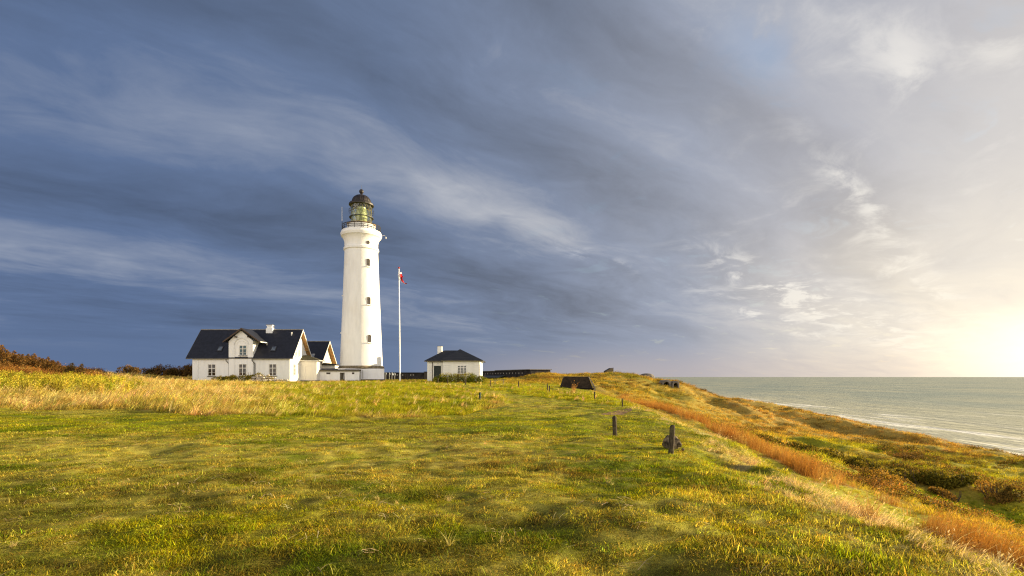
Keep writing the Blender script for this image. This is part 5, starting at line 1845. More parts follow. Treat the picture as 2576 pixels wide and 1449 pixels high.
def conifer(x, y, h, w, label, group=None, lean=.18, seed=0, c0=(0.105, 0.070, 0.020), c1=(0.25, 0.125, 0.032), dens=1.0, name='spruce_tree', z=None):
    """wind-cut spruce: whorls of drooping sprays, blown toward +x"""
    rg = np.random.default_rng(seed + 900)
    g = gz(x, y) if z is None else z
    t = thing(name, label, 'tree', (x, y, g), group)
    tk = MB(); tk.tube([(x, y, g - .3), (x + lean * h * .3, y, g + h * .45), (x + lean * h, y, g + h * .97)], .035 * h, .006 * h, 7); tk.build('trunk', M_BARK, t)
    cs, sz, ax, tn = [], [], [], []
    nw = int(9 + h * 3)
    for k in range(nw):
        f = .04 + .93 * (k / (nw - 1)) ** .9
        rad = w * (1 - f) ** .75 * (.75 + .5 * rg.random())
        nb = int(6 + 7 * (1 - f))
        for b in range(nb):
            a = rg.uniform(0, 2 * np.pi)
            L = rad * rg.uniform(.55, 1.15) * (1.18 if np.cos(a) < 0 else .85)
            m = int(max(6, 26 * L * dens))
            s = rg.uniform(.05, 1, m) ** .8
            dr = np.stack([np.cos(a) * s * L, np.sin(a) * s * L, s * L * .12 - (s * L) ** 2 * .16 / max(w, .3)], 1)
            c = dr + np.array((x + lean * h * f, y, g + h * f)) + rg.normal(size=(m, 3)) * .055 * (0.5 + h / 5)
            cs.append(c); sz.append(np.full(m, .20 * (0.6 + h / 9)) * rg.uniform(.7, 1.3, m))
            ax.append(np.tile(np.array((np.cos(a), np.sin(a), .35)) * 1.4, (m, 1)))
            u = np.clip(.35 * rg.normal() + rg.uniform(0, 1, m), 0, 1)
            tn.append(u)
    cs = np.concatenate(cs); sz = np.concatenate(sz); ax = np.concatenate(ax); tn = np.concatenate(tn)
    v, f = leaf_cloud(rg, cs, sz, ax, .42, .8)
    col = np.array(c0) + (np.array(c1) - np.array(c0)) * np.repeat(tn, 4)[:, None]
    part_mesh('crown', v, f, M_LEAF, t, col, np.repeat(rg.random(len(cs)), 4))
    return t


def shrub(x, y, rx, ry, h, label, cat='shrub', group=None, seed=0, c0=(0.10, 0.10, 0.018), c1=(0.26, 0.20, 0.035), n=2600, leaf=.13, lean=(.0, 0), stems=9, lobes=7, name='shrub', rise=.4):
    rg = np.random.default_rng(seed + 400)
    g = gz(x, y)
    t = thing(name, label, cat, (x, y, g), group)
    st = MB()
    for k in range(stems):
        a = rg.uniform(0, 6.28); r = rg.uniform(.2, .8)
        X, Y = x + rx * r * math.cos(a), y + ry * r * math.sin(a)
        st.tube([(x + (X - x) * .6, y + (Y - y) * .6, gz(x + (X - x) * .6, y + (Y - y) * .6) - .1), (X, Y, g + h * .45), (X + lean[0] * h, Y, g + h * .85)], .02 + .012 * h, .006, 5)
    st.build('stem', M_BARK, t)
    cs, tn = [], []
    for k in range(lobes):
        a = rg.uniform(0, 6.28); r = math.sqrt(rg.random()) * .8
        lx, ly = x + rx * r * math.cos(a), y + ry * r * math.sin(a)
        lr = rg.uniform(.35, .6)
        lh = h * (1 - .55 * r * r) * rg.uniform(.8, 1.08)
        m = n // lobes
        u = rg.normal(size=(m, 3)); u /= np.linalg.norm(u, axis=1)[:, None]
        rad = rg.uniform(.35, 1.0, m) ** .45
        p = u * rad[:, None]
        P = np.stack([lx + p[:, 0] * rx * lr, ly + p[:, 1] * ry * lr, np.zeros(m)], 1)
        P[:, 2] = ground_z(P[:, 0], P[:, 1]) + lh * (rise + .5 * p[:, 2]).clip(.02)
        P[:, 0] += lean[0] * (P[:, 2] - g)
        cs.append(P); tn.append(np.clip(rg.normal(.5, .25, m) + .25 * rg.normal(), 0, 1))
    cs = np.concatenate(cs); tn = np.concatenate(tn)
    v, f = leaf_cloud(rg, cs, leaf * rg.uniform(.6, 1.4, len(cs)), np.array((lean[0] * 1.5, 0, .5)), .55)
    col = np.array(c0) + (np.array(c1) - np.array(c0)) * np.repeat(tn, 4)[:, None]
    part_mesh('foliage', v, f, M_LEAF, t, col, np.repeat(rg.random(len(cs)), 4))
    return t


def woods():
    # spruces on the hill at the left, wind-cut, tops from the photograph
    sp = [(6, 870, 71, 1.7, 'russet spruce cut off by the left picture edge, tallest on the hill'),
          (22, 886, 69, 1.1, 'slim small-topped spruce next to the tallest one at the left edge'),
          (36, 884, 70, 1.25, 'pointed spruce third from the left edge on the hill'),
          (57, 893, 70, 1.15, 'rounded spruce fourth from the left edge on the hill'),
          (71, 892, 72, 1.2, 'bushy spruce in the middle of the hillside row'),
          (87, 892, 69, 1.4, 'broad flat-topped spruce in the middle of the hillside row'),
          (107, 903, 70, 1.05, 'low small spruce right of the broad flat-topped one'),
          (121, 900, 69, 1.2, 'pointed spruce second from the right end of the tall row'),
          (134, 908, 69, 1.2, 'last upright spruce where the tall row ends'),
          (152, 921, 68, 1.4, 'low spreading spruce just below the end of the tall row'),
          (168, 929, 67, 1.35, 'lowest creeping spruce at the foot of the hill')]
    for k, (dx, dy, Y, w, lab) in enumerate(sp):
        X = px_xy(dx, Y)
        top = (948 - dy) / FD * Y
        g = gz(X, Y)
        h = max(top - g, 1.0) * 1.04
        conifer(X - .08 * h, Y, h, w, lab, 'wind-cut spruces on the left hill', .08, k, dens=.9)
    for k, (dx, dy, Y) in enumerate([(-8, 868, 74), (14, 880, 75), (30, 888, 74), (46, 890, 75), (64, 896, 74), (79, 895, 75), (97, 899, 74), (114, 904, 75), (128, 908, 74), (143, 916, 73)]):
        X = px_xy(dx, Y)
        conifer(X, Y, max((948 - dy) / FD * Y - gz(X, Y), 1.2), 1.5, 'dark russet spruce in the shaded second row on the left hill', 'second row of spruces on the hill', .08, 300 + k, dens=.8)
    # two dark leaning ones standing apart, and low pines
    X = px_xy(182, 66); g = gz(X, 66)
    conifer(X - .3, 66, max((948 - 914) / FD * 66 - g, 1.4) , 1.2, 'dark leaning spruce alone, left one of a close pair on the grass', 'pair of leaning dark spruces', .22, 31, (0.050, 0.045, 0.018), (0.13, 0.085, 0.028), .9)
    X = px_xy(205, 66); g = gz(X, 66)
    conifer(X - .3, 66, max((948 - 916) / FD * 66 - g, 1.4), 1.1, 'dark leaning spruce, right one of a close pair on the grass', 'pair of leaning dark spruces', .22, 32, (0.055, 0.045, 0.018), (0.15, 0.09, 0.03), .9)
    shrub(px_xy(322, 90), 90, 1.7, 1.4, 2.0, 'lone rounded russet bush left of the dark thicket by the house', seed=2, c0=(0.085, 0.06, 0.02), c1=(0.22, 0.125, 0.035), n=2600, leaf=.20, lean=(.25, 0))
    labs = ['leftmost lump of the dark thicket left of the white house', 'second lump of the dark thicket left of the white house', 'middle lump of the dark thicket left of the white house',
            'tall lump of the dark thicket two away from the house', 'lump of the dark thicket just before its peak beside the house', 'upright peak of the dark thicket touching the house wall']
    for k, (dx, dy, rx) in enumerate([(378, 921, 1.8), (400, 917, 2.0), (422, 916, 2.0), (444, 917, 1.8), (463, 917, 1.6), (480, 911, 1.3)]):
        Y = 100
        X = px_xy(dx, Y)
        h = (948 - dy) / FD * Y - gz(X, Y)
        shrub(X, Y, rx, 1.6, h * 1.12, labs[k], 'shrub', 'dark thicket beside the house', 40 + k, (0.050, 0.042, 0.016), (0.20, 0.105, 0.030), 3200, .22, (.12, 0))
    # green shrubs at the front of the house and before the hut
    hl = ['small leafy shrub at the left part of the house front', 'leafy shrub below the gap between the house windows', 'tall leafy shrub below the middle bay window', 'leafy shrub right of the middle bay, above the stones', 'low leafy shrub at the right end of the stone heap']
    for k, (dx, dy, rx) in enumerate([(560, 950, 1.3), (590, 947, 1.5), (618, 944, 1.7), (645, 945, 1.7), (668, 949, 1.3)]):
        Y = 79.6
        X = px_xy(dx, Y)
        h = (948 - dy) / FD * Y - gz(X, Y)
        shrub(X, Y, rx, .9, max(h, .6) * 1.75, hl[k], 'shrub', 'leafy shrubs along the house front', 60 + k, (0.10, 0.115, 0.014), (0.36, 0.27, 0.035), 2300, .15)
    hl = ['leafy shrub beside the hut door', 'leafy shrub left of the hut window', 'leafy shrub under the hut window', 'leafy shrub under the right part of the hut front', 'low leafy shrub off the right corner of the hut']
    for k, (dx, dy, rx) in enumerate([(1106, 950, 1.2), (1126, 945.5, 1.7), (1152, 944.5, 1.9), (1177, 945, 1.9), (1200, 949, 1.7)]):
        Y = 86.5
        X = px_xy(dx, Y)
        h = (948 - dy) / FD * Y - gz(X, Y)
        shrub(X, Y, rx, 1.0, max(h, .7) * 1.75, hl[k], 'shrub', 'leafy shrubs before the hut', 80 + k, (0.10, 0.14, 0.012), (0.36, 0.31, 0.03), 2600, .15)
    # dark bushes in the dune valley
    hl = ['dark green thicket at the upper left end of the dune valley bushes', 'second dark thicket from the upper left in the dune valley', 'third dark thicket along the dune valley floor',
          'middle dark thicket along the dune valley floor', 'dense dark thicket above the brown-topped round bush', 'dark thicket near the lower right end of the dune valley', 'last dark thicket at the lower right of the dune valley']
    for k, (x, y) in enumerate([(22.6, 43.0), (24.2, 41.6), (25.8, 40.2), (27.2, 38.9), (28.4, 37.6), (29.6, 36.3), (30.8, 35.0)]):
        shrub(x, y, 1.55, .95, 1.0 + .1 * (k % 3), hl[k], 'shrub', 'dark bushes in the dune valley', 120 + k, (0.075, 0.075, 0.010), (0.235, 0.185, 0.022), 3000, .15, rise=.42)
    for x, y, r, h, lab, c1 in [(23.6, 31.8, 1.55, 1.25, 'round brown-topped bush below the dark thicket, above the orange reeds', (0.38, 0.23, 0.04)),
                             (27.9, 32.4, 1.0, .8, 'small low brown bush right of the round brown-topped one', (0.36, 0.20, 0.04)),
                             (31.4, 32.8, 1.3, 1.0, 'rounded russet bush at the end of the dark thicket', (0.34, 0.19, 0.04)),
                             (44.0, 61.0, 3.2, 1.5, 'wide dark green bush crest on the mound in the middle dunes', (0.16, 0.13, 0.02)),
                             (38.0, 48.0, 2.2, 1.0, 'low dark russet bush in the hollow below the middle dunes', (0.20, 0.11, 0.03))]:
        shrub(x, y, r, r * .8, h, lab, 'shrub', None, int(x * 7), (0.085, 0.065, 0.015), c1, 2600, .12, rise=.45)


woods()

# ------------------------------------------------------------------ grass
proto_col = {}


def blades(rg, n, rad, h, wid, lean, curl, seg=3, az=None, azspread=3.14, base_tilt=.25, hvar=.35):
    """n curved ribbons rooted in a disc of radius rad"""
    r = rad * np.sqrt(rg.random(n)); th = rg.uniform(0, 2 * np.pi, n)
    bx, by = r * np.cos(th), r * np.sin(th)
    H = h * np.clip(rg.normal(1, hvar, n), .35, 1.8)
    a = (rg.uniform(-azspread, azspread, n) + (az or 0.0))
    dx, dy = np.cos(a), np.sin(a)
    sx, sy = -dy, dx
    # blade faces turned at random about their own axis
    fa = rg.uniform(0, np.pi, n)
    wx, wy = np.cos(fa), np.sin(fa)
    le = np.clip(rg.normal(lean, lean * .5 + .05, n), 0, 1.3)
    cu = curl * rg.uniform(.4, 1.5, n)
    V = []
    ang = le * base_tilt
    px, pz = np.zeros(n), np.zeros(n)
    L = H / seg
    pts = [(px.copy(), pz.copy())]
    for s in range(seg):
        ang = ang + (le + cu) / seg
        px = px + np.sin(ang) * L
        pz = pz + np.cos(ang) * L
        pts.append((px.copy(), pz.copy()))
    W = wid * rg.uniform(.7, 1.3, n)
    for s, (qx, qz) in enumerate(pts):
        f = s / seg
        ww = W * (1 - f ** 1.6) * .5
        cx, cy = bx + dx * qx, by + dy * qx
        if s < seg:
            V.append(np.stack([cx - wx * ww, cy - wy * ww, qz], 1))
            V.append(np.stack([cx + wx * ww, cy + wy * ww, qz], 1))
        else:
            V.append(np.stack([cx, cy, qz], 1))
    v = np.stack(V, 1)               # n, 2*seg+1, 3
    k = 2 * seg + 1
    tri = []
    for s in range(seg - 1):
        a0 = 2 * s
        tri += [[a0, a0 + 1, a0 + 3], [a0, a0 + 3, a0 + 2]]
    a0 = 2 * (seg - 1)
    tri += [[a0, a0 + 1, a0 + 2]]
    tri = np.array(tri)
    f = (np.arange(n)[:, None, None] * k + tri[None]).reshape(-1, 3)
    b = np.repeat(rg.random(n), k)
    return v.reshape(-1, 3), f, b, (bx + dx * pts[-1][0], by + dy * pts[-1][0], pts[-1][1], dx, dy)


def join(parts):
    V, F, B, o = [], [], [], 0
    for v, f, b in parts:
        V.append(v); F.append(f + o); B.append(b); o += len(v)
    return np.concatenate(V), np.concatenate(F), np.concatenate(B)


def protos(key, mat, fn, count):
    c = bpy.data.collections.new(key)
    for i in range(count):
        v, f, b = fn(np.random.default_rng(1000 + 37 * i + len(key)))
        me = mesh_from(key, v, f, mat, None, b)
        o = bpy.data.objects.new('%s_%02d' % (key, i), me)
        c.objects.link(o)
    proto_col[key] = (c, count)


M_GRASS = leaf_mat('grass_blade', 'INSTANCER', 'tint', .48, hue=.38)
M_DRY = leaf_mat('dry_blade', 'INSTANCER', 'tint', .35, hue=.30)

protos('turf', M_GRASS, lambda g: join([blades(g, 46, .11, .020, .0055, .85, .9, 2, hvar=.6)[:3], blades(g, 16, .11, .04, .005, 1.42, .4, 2, hvar=.5)[:3]]), 6)
protos('turf_wide', M_GRASS, lambda g: join([blades(g, 60, .30, .032, .013, .95, .8, 2, hvar=.6)[:3]]), 5)
protos('litter', M_DRY, lambda g: join([blades(g, 3, .12, .30, .0095, 1.42, .15, 3, None, .9, 1.0)[:3]]), 6)


def seedy(g, n, rad, h, wid, lean, curl, az=0.0, azs=.9, heads=.3, seg=4):
    v, f, b, tips = blades(g, n, rad, h, wid, lean, curl, seg, az, azs)
    if heads <= 0: return v, f, b
    m = max(1, int(n * heads))
    tx, ty, tz, dx, dy = (t[:m] for t in tips)
    c = np.stack([tx, ty, tz], 1)
    hv, hf = leaf_cloud(g, np.concatenate([c, c + np.array((.015, 0, .03))]), h * .14, np.array((.6, 0, .5)), .26, .3)
    return join([(v, f, b), (hv, hf, np.full(len(hv), .8))])


protos('meadow', M_GRASS, lambda g: join([blades(g, 30, .24, .26, .014, .6, .9, 3, 0.3, 1.3)[:3], blades(g, 18, .24, .15, .013, .8, .9, 2)[:3]]), 6)
protos('straw', M_DRY, lambda g: seedy(g, 17, .24, .66, .021, .36, .85, 0.2, .6, .28), 6)
protos('strawclump', M_DRY, lambda g: join([seedy(g, 17, .12, .95, .034, .50, 1.35, 0.1, .5, .10)]), 6)
protos('drytuft', M_DRY, lambda g: join([seedy(g, 42, .16, .62, .010, .75, 1.15, 0.2, 1.1, .12)]), 5)
protos('reed', M_DRY, lambda g: seedy(g, 22, .24, .72, .010, .18, .3, 0.2, 1.8, .12), 6)
protos('dune', M_GRASS, lambda g: join([blades(g, 46, .42, .34, .022, .5, .8, 3, 0.3, 2.4)[:3]]), 6)
protos('heath', M_GRASS, lambda g: (lambda c: (*leaf_cloud(g, c, .085, np.array((0, 0, .7)), .6), np.repeat(g.random(len(c)), 4)))(
    np.stack([g.normal(0, .26, 150), g.normal(0, .26, 150), np.abs(g.normal(0, .16, 150))], 1)), 5)


def herb(g):
    parts = []
    for k in range(7):
        x, y = g.normal(0, .16, 2)
        h = g.uniform(.55, .95)
        z = np.linspace(.08, 1, 16) * h
        c = np.stack([x + z * .12 + g.normal(0, .03, 16), y + g.normal(0, .03, 16), z], 1)
        v, f = leaf_cloud(g, c, .13, np.array((0, 0, .3)), .45)
        parts.append((v, f, np.repeat(g.random(16), 4)))
    parts.append(blades(g, 7, .18, .85, .012, .12, .1, 2)[:3])
    return join(parts)


protos('herb', M_GRASS, herb, 5)


def sample(bands, xlo, xhi):
    """random points in depth bands [(y0, y1, per square metre)], x limits as functions of y"""
    X, Y = [], []
    for y0, y1, den in bands:
        ym = np.linspace(y0, y1, 9)
        lo = min(xlo(q) for q in ym); hi = max(xhi(q) for q in ym)
        n = int((hi - lo) * (y1 - y0) * den)
        if n <= 0: continue
        x = rng.uniform(lo, hi, n); y = rng.uniform(y0, y1, n)
        k = (x > np.vectorize(xlo)(y)) & (x < np.vectorize(xhi)(y))
        X.append(x[k]); Y.append(y[k])
    return np.concatenate(X), np.concatenate(Y)


FOOT = [(-54, -34.2, 84.4, 92.6), (-53, -35.5, 100, 109), (-35.1, -27.2, 90.3, 93.5), (-33.2, -23.9, 91.4, 100.6), (-16.0, -5.6, 91.4, 100.8)]


def outside(x, y):
    k = np.ones(len(x), bool)
    for a, b, c, d in FOOT: k &= ~((x > a) & (x < b) & (y > c) & (y < d))
    return k


_group_cache = {}


def scatter(name, key, x, y, scale, tint, label, cat, yaw=None, zoff=0.0, tilt=None, kind='stuff', sz=None):
    coll, cnt = proto_col[key]
    n = len(x)
    z = ground_z(x, y) + zoff
    me = bpy.data.meshes.new(name)
    me.vertices.add(n)
    me.vertices.foreach_set('co', np.stack([x, y, z], 1).astype(np.float32).ravel())
    def att(nm, ty, data, prop):
        a = me.attributes.new(nm, ty, 'POINT'); a.data.foreach_set(prop, np.ascontiguousarray(data).ravel())
    if yaw is None: yaw = rng.uniform(0, 2 * np.pi, n)
    rot = np.zeros((n, 3), np.float32)
    rot[:, 2] = yaw
    if tilt is not None: rot[:, :2] = tilt
    att('rot', 'FLOAT_VECTOR', rot, 'vector')
    sc = np.repeat(np.asarray(scale, np.float32)[:, None], 3, 1)
    if sz is not None: sc[:, 2] *= sz
    att('scl', 'FLOAT_VECTOR', sc.astype(np.float32), 'vector')
    att('idx', 'INT', rng.integers(0, cnt, n).astype(np.int32), 'value')
    att('tint', 'FLOAT_COLOR', np.concatenate([tint, np.ones((n, 1))], 1).astype(np.float32), 'color')
    o = bpy.data.objects.new(name, me)
    COL.objects.link(o)
    tag(o, label, cat, None, kind)
    if key not in _group_cache:
        ng = bpy.data.node_groups.new('spread_' + key, 'GeometryNodeTree')
        ng.interface.new_socket('Geometry', in_out='INPUT', socket_type='NodeSocketGeometry')
        ng.interface.new_socket('Geometry', in_out='OUTPUT', socket_type='NodeSocketGeometry')
        gi = ng.nodes.new('NodeGroupInput'); go = ng.nodes.new('NodeGroupOutput')
        ip = ng.nodes.new('GeometryNodeInstanceOnPoints')
        ci = ng.nodes.new('GeometryNodeCollectionInfo')
        ci.inputs['Collection'].default_value = coll
        ci.inputs['Separate Children'].default_value = True
        ci.inputs['Reset Children'].default_value = True
        def na(nm, ty):
            a = ng.nodes.new('GeometryNodeInputNamedAttribute'); a.data_type = ty; a.inputs['Name'].default_value = nm
            return a.outputs[0]
        L = ng.links.new
        L(gi.outputs[0], ip.inputs['Points'])
        L(ci.outputs[0], ip.inputs['Instance'])
        ip.inputs['Pick Instance'].default_value = True
        L(na('idx', 'INT'), ip.inputs['Instance Index'])
        L(na('rot', 'FLOAT_VECTOR'), ip.inputs['Rotation'])
        L(na('scl', 'FLOAT_VECTOR'), ip.inputs['Scale'])
        L(ip.outputs[0], go.inputs[0])
        _group_cache[key] = ng
    md = o.modifiers.new('spread', 'NODES')
    md.node_group = _group_cache[key]
    return o


def jit(c, amt=.16):
    n = len(c)
    return np.clip(c * (1 + rng.normal(0, amt, (n, 1))) * (1 + rng.normal(0, amt * .35, (n, 3))), .004, .9)


def keep(m): return rng.random(len(m)) < m


def grow():
    wl = lambda y: -1.08 * y - 3
    # --- short turf of the lawn
    x, y = sample([(1.6, 6, 210), (6, 10, 140), (10, 16, 70)], wl, lambda y: min(1.1 * y + 3, float(brow(y)) + 4))
    c, z = cover_tint(x, y, .38)
    tx = fbm(x / .27, y / .21, 140, 3)
    k = keep(np.clip(z['lawn'] + .7 * z['slope'] + .4 * z['edge'], 0, 1) * np.clip(.95 + .8 * tx, .5, 1))
    x, y, c, tx = x[k], y[k], c[k], tx[k]
    nb = fbm(x / 1.6, y / 1.6, 91, 3) + 1.9 * tx
    scatter('short_turf', 'turf', x, y, rng.uniform(.75, 1.25, len(x)) * np.clip(1.05 + .26 * nb, .5, 1.7), jit(c, .34), 'short mown grass, green and straw coloured, across the foreground', 'grass', sz=(1 + .5 * smooth(x, 0, 5)) * np.clip(1 + .25 * nb, .6, 1.6))
    x, y = sample([(14, 22, 20), (22, 34, 11), (34, 70, 4.0)], wl, lambda y: min(1.1 * y + 3, float(brow(y)) + 5))
    c, z = cover_tint(x, y, .38)
    tx = fbm(x / .8, y / .5, 142, 3)
    k = keep(np.clip(z['lawn'] + .5 * z['slope'], 0, 1) * np.clip(.9 + .8 * tx, .4, 1))
    x, y, c, tx = x[k], y[k], c[k], tx[k]
    scatter('mown_grass', 'turf_wide', x, y, rng.uniform(.7, 1.25, len(x)) * np.clip(1.05 + .6 * tx, .5, 1.7), jit(c, .28), 'mown grass of the far lawn and the path past the bunker', 'grass')
    # --- loose dead stalks lying on the turf
    x, y = sample([(1.6, 8, 7.5), (8, 16, 3.0)], wl, lambda y: min(1.1 * y + 3, float(brow(y))))
    c, z = cover_tint(x, y)
    pn = fbm(x / 2.0, y / 2.0, 95, 2)
    k = keep(z['lawn'] * np.clip(.35 + .9 * pn - .05 * np.maximum(x, 0) * 3, .05, 1))
    x, y = x[k], y[k]
    n = len(x)
    scatter('dead_stalks', 'litter', x, y, rng.uniform(.45, 1.35, n), jit(np.tile((0.60, 0.47, 0.24), (n, 1)), .15), 'pale dead stalks lying on the foreground grass', 'grass', yaw=rng.normal(.55, .75, n) + np.pi * rng.integers(0, 2, n), zoff=.03)
    # taller tussocks in the turf, thicker to the right, and a few dry ones
    x, y = sample([(1.6, 7, 9), (7, 12, 6), (12, 24, 2.5)], wl, lambda y: float(brow(y)) + 1)
    c, z = cover_tint(x, y)
    pn = fbm(x / 1.3, y / 1.3, 131, 3)
    k = keep(z['lawn'] * smooth(pn + .28 * smooth(x, -2, 3), .05, .6))
    xs, ys, cs = x[k], y[k], c[k]
    n = len(xs)
    cs = lerp(cs, (0.14, 0.20, 0.006), np.full(n, .45))
    scatter('tussocks', 'meadow', xs, ys, rng.uniform(.08, .19, n), jit(cs, .30), 'low green tussocks standing out of the mown lawn', 'grass', sz=np.full(n, .75))
    x, y = sample([(1.6, 9, 2.4), (9, 22, .8)], wl, lambda y: float(brow(y)))
    z = zones(x, y)
    pn = fbm(x / 1.7, y / 1.7, 133, 3)
    k = keep(z['lawn'] * smooth(pn, .15, .6))
    xs, ys = x[k], y[k]; n = len(xs)
    scatter('dry_tufts', 'drytuft', xs, ys, rng.uniform(.10, .22, n), jit(np.tile((0.62, 0.49, 0.20), (n, 1)), .2), 'small dry tufts flattened in the lawn', 'grass')
    # bright grass of the hollow beyond the reeds
    x, y = sample([(22, 34, 12), (34, 50, 6)], lambda y: 17, lambda y: 42)
    z = zones(x, y)
    val = np.exp(-(((x - 27) / 6.5) ** 2 + ((y - 30.0) / 4.0) ** 2)) + .8 * np.exp(-(((x - 24) / 3.4) ** 2 + ((y - 41) / 6.0) ** 2)) + .5 * np.exp(-(((x - 36) / 5.0) ** 2 + ((y - 38.0) / 4.0) ** 2))
    k = keep(np.clip(val * 1.3, 0, 1) * (1 - z['reed']))
    xs, ys = x[k], y[k]; n = len(xs)
    cs = lerp(np.tile((0.33, 0.40, 0.008), (n, 1)), (0.20, 0.25, 0.010), smooth(fbm(xs / 1.6, ys / 1.6, 135, 3), -.1, .5))
    scatter('hollow_grass', 'meadow', xs, ys, rng.uniform(.35, .8, n), jit(cs, .22), 'bright green grass in the hollow beyond the orange reeds', 'grass')
    # --- grass of the rise before the lighthouse
    x, y = sample([(20, 30, 16), (30, 45, 9), (45, 66, 5), (66, 100, 2.8)], wl, lambda y: 11)
    c, z = cover_tint(x, y)
    k = keep(np.clip(z['t1'] + z['t2'], 0, 1)) & outside(x, y)
    x, y, c = x[k], y[k], c[k]
    left = smooth(-x / y, .42, .62) * (1 - smooth(y, 66, 80))
    s = rng.uniform(.7, 1.25, len(x)) * (1 + .25 * fbm(x / 3, y / 3, 97, 2)) * (1 - .35 * smooth(y, 60, 76))
    scatter('meadow_grass', 'meadow', x, y, s * (1 + .25 * left), jit(c, .26), 'rough yellow green grass of the rise before the lighthouse', 'grass', yaw=rng.normal(0, 1.0, len(x)))
    # straw: dense at the left, clumps elsewhere
    x, y = sample([(20, 30, 11), (30, 45, 7), (45, 66, 4), (66, 96, 2.2)], wl, lambda y: 10)
    c, z = cover_tint(x, y)
    left = smooth(-x / y, .30, .66) * (1 - .75 * smooth(y, 62, 76))
    pn = fbm(x / 2.6, y / 2.6, 99, 3)
    m = np.clip(z['t1'] + z['t2'], 0, 1) * np.clip(left * (.36 + 2.0 * pn + .8 * fbm(x / .9, y / .9, 122, 2)), 0, 1)
    k = keep(m) & outside(x, y)
    xs, ys = x[k], y[k]
    n = len(xs)
    cc = lerp(np.tile((0.70, 0.55, 0.17), (n, 1)), (0.46, 0.42, 0.04), smooth(fbm(xs / 3, ys / 3, 101, 2), -.1, .5) * .7)
    scatter('tall_straw_grass', 'straw', xs, ys, rng.uniform(.42, .85, n) * (1 - .35 * smooth(ys, 58, 74)), jit(cc, .30), 'tall straw coloured grass bending right in the meadow on the left', 'grass', yaw=rng.normal(0, .55, n))
    m = np.clip(z['t1'] + z['t2'], 0, 1) * np.clip(smooth(pn + .35 * fbm(x, y, 121, 2), .05, .5) * (.35 + .25 * left) + .03, 0, 1)
    k = keep(m) & outside(x, y)
    xs, ys = x[k], y[k]; n = len(xs)
    scatter('straw_clumps', 'strawclump', xs, ys, rng.uniform(.25, .60, n) * (1 + .55 * smooth(-xs / ys, .42, .62)), jit(np.tile((0.68, 0.51, 0.21), (n, 1)), .25), 'pale bent grass clumps scattered over the rise', 'grass', yaw=rng.normal(0, .9, n))
    # leafy herbs at the far left of the meadow
    x, y = sample([(30, 60, 4.5)], wl, lambda y: -.60 * y)
    pn = fbm(x / 4, y / 4, 103, 2)
    k = keep(np.clip(smooth(-x / y, .71, .86) * (.6 + .8 * pn), 0, 1) * smooth(y, 32, 37) * (1 - smooth(y, 52, 60)))
    x, y = x[k], y[k]; n = len(x)
    cc = lerp(np.tile((0.46, 0.40, 0.045), (n, 1)), (0.24, 0.25, 0.018), smooth(rng.random(n), .55, .95))
    scatter('leafy_herbs', 'herb', x, y, rng.uniform(.7, 1.2, n), jit(cc, .16), 'yellow green leafy weeds at the left edge of the meadow', 'plants', yaw=rng.normal(0, .8, n))
    # scrub on the left hill
    x, y = sample([(44, 68, 3.2), (68, 84, 1.5)], wl, lambda y: -42)
    k = keep(smooth(-x / y, .79, .85) * .9)
    x, y = x[k], y[k]; n = len(x)
    cc = lerp(np.tile((0.27, 0.125, 0.028), (n, 1)), (0.17, 0.085, 0.022), smooth(fbm(x / 3, y / 3, 104, 2), -.2, .5))
    scatter('hill_scrub', 'heath', x, y, rng.uniform(.8, 1.7, n), jit(cc, .2), 'russet scrub covering the left hill below the spruces', 'scrub')
    # --- straw along the brow and down the near slope
    x, y = sample([(2, 8, 46), (8, 16, 26), (16, 34, 10)], lambda y: float(brow(y)) - 1.6, lambda y: float(brow(y)) + 3.0)
    c, z = cover_tint(x, y)
    pn = fbm(x / .9, y / 1.3, 107, 3)
    m = np.clip(z['edge'] * (.35 + 1.1 * pn), 0, 1)
    k = keep(m)
    xs, ys = x[k], y[k]; n = len(xs)
    scatter('brow_straw', 'drytuft', xs, ys, rng.uniform(.20, .55, n), jit(np.tile((0.66, 0.52, 0.26), (n, 1)), .16), 'pale dry grass tufts hanging over the brow of the slope', 'grass', yaw=rng.normal(-.3, 1.2, n))
    x, y = sample([(2, 10, 30), (10, 20, 20), (20, 40, 9), (40, 70, 4)], lambda y: float(brow(y)) - .8, lambda y: 27 if y < 44 else 17)
    c, z = cover_tint(x, y)
    k = keep(np.clip(z['slope'] * (1 - z['lawn']) + .5 * z['edge'], 0, 1))
    x, y, c = x[k], y[k], c[k]
    scatter('slope_grass', 'meadow', x, y, rng.uniform(.28, .65, len(x)), jit(c, .18), 'yellow green grass on the steep slope below the brow', 'grass', yaw=rng.normal(-.5, 1.3, len(x)))
    # --- reeds
    x, y = sample([(8, 22, 19), (22, 34, 16), (34, 66, 14)], lambda y: 10, lambda y: 27)
    z = zones(x, y)
    k = keep(z['reed'])
    x, y = x[k], y[k]; n = len(x)
    nn_ = fbm(x / 1.2, y / 1.2, 109, 2)
    cc = lerp(np.tile((0.340, 0.165, 0.036), (n, 1)), (0.46, 0.295, 0.085), smooth(nn_, 0, .7))
    scatter('reeds', 'reed', x, y, rng.uniform(.6, 1.15, n) * (1 - .25 * smooth(y, 40, 60)) * (1 + .3 * fbm(x / 2, y / 2, 63, 2)), jit(cc, .14), 'belt of upright orange reeds running along the foot of the slope', 'reeds', yaw=rng.normal(0, 1.2, n))
    # --- dunes
    x, y = sample([(10, 30, 6.5), (30, 50, 4.5), (50, 80, 2.8), (80, 125, 1.7)], lambda y: 3 if y > 80 else 11, lambda y: min(1.08 * y + 8, 124))
    c, z = cover_tint(x, y)
    pn = fbm(x / 4.2, y / 4.2, 111, 3)
    bright = np.exp(-(((x - 27) / 6.0) ** 2 + ((y - 30.0) / 3.2) ** 2))
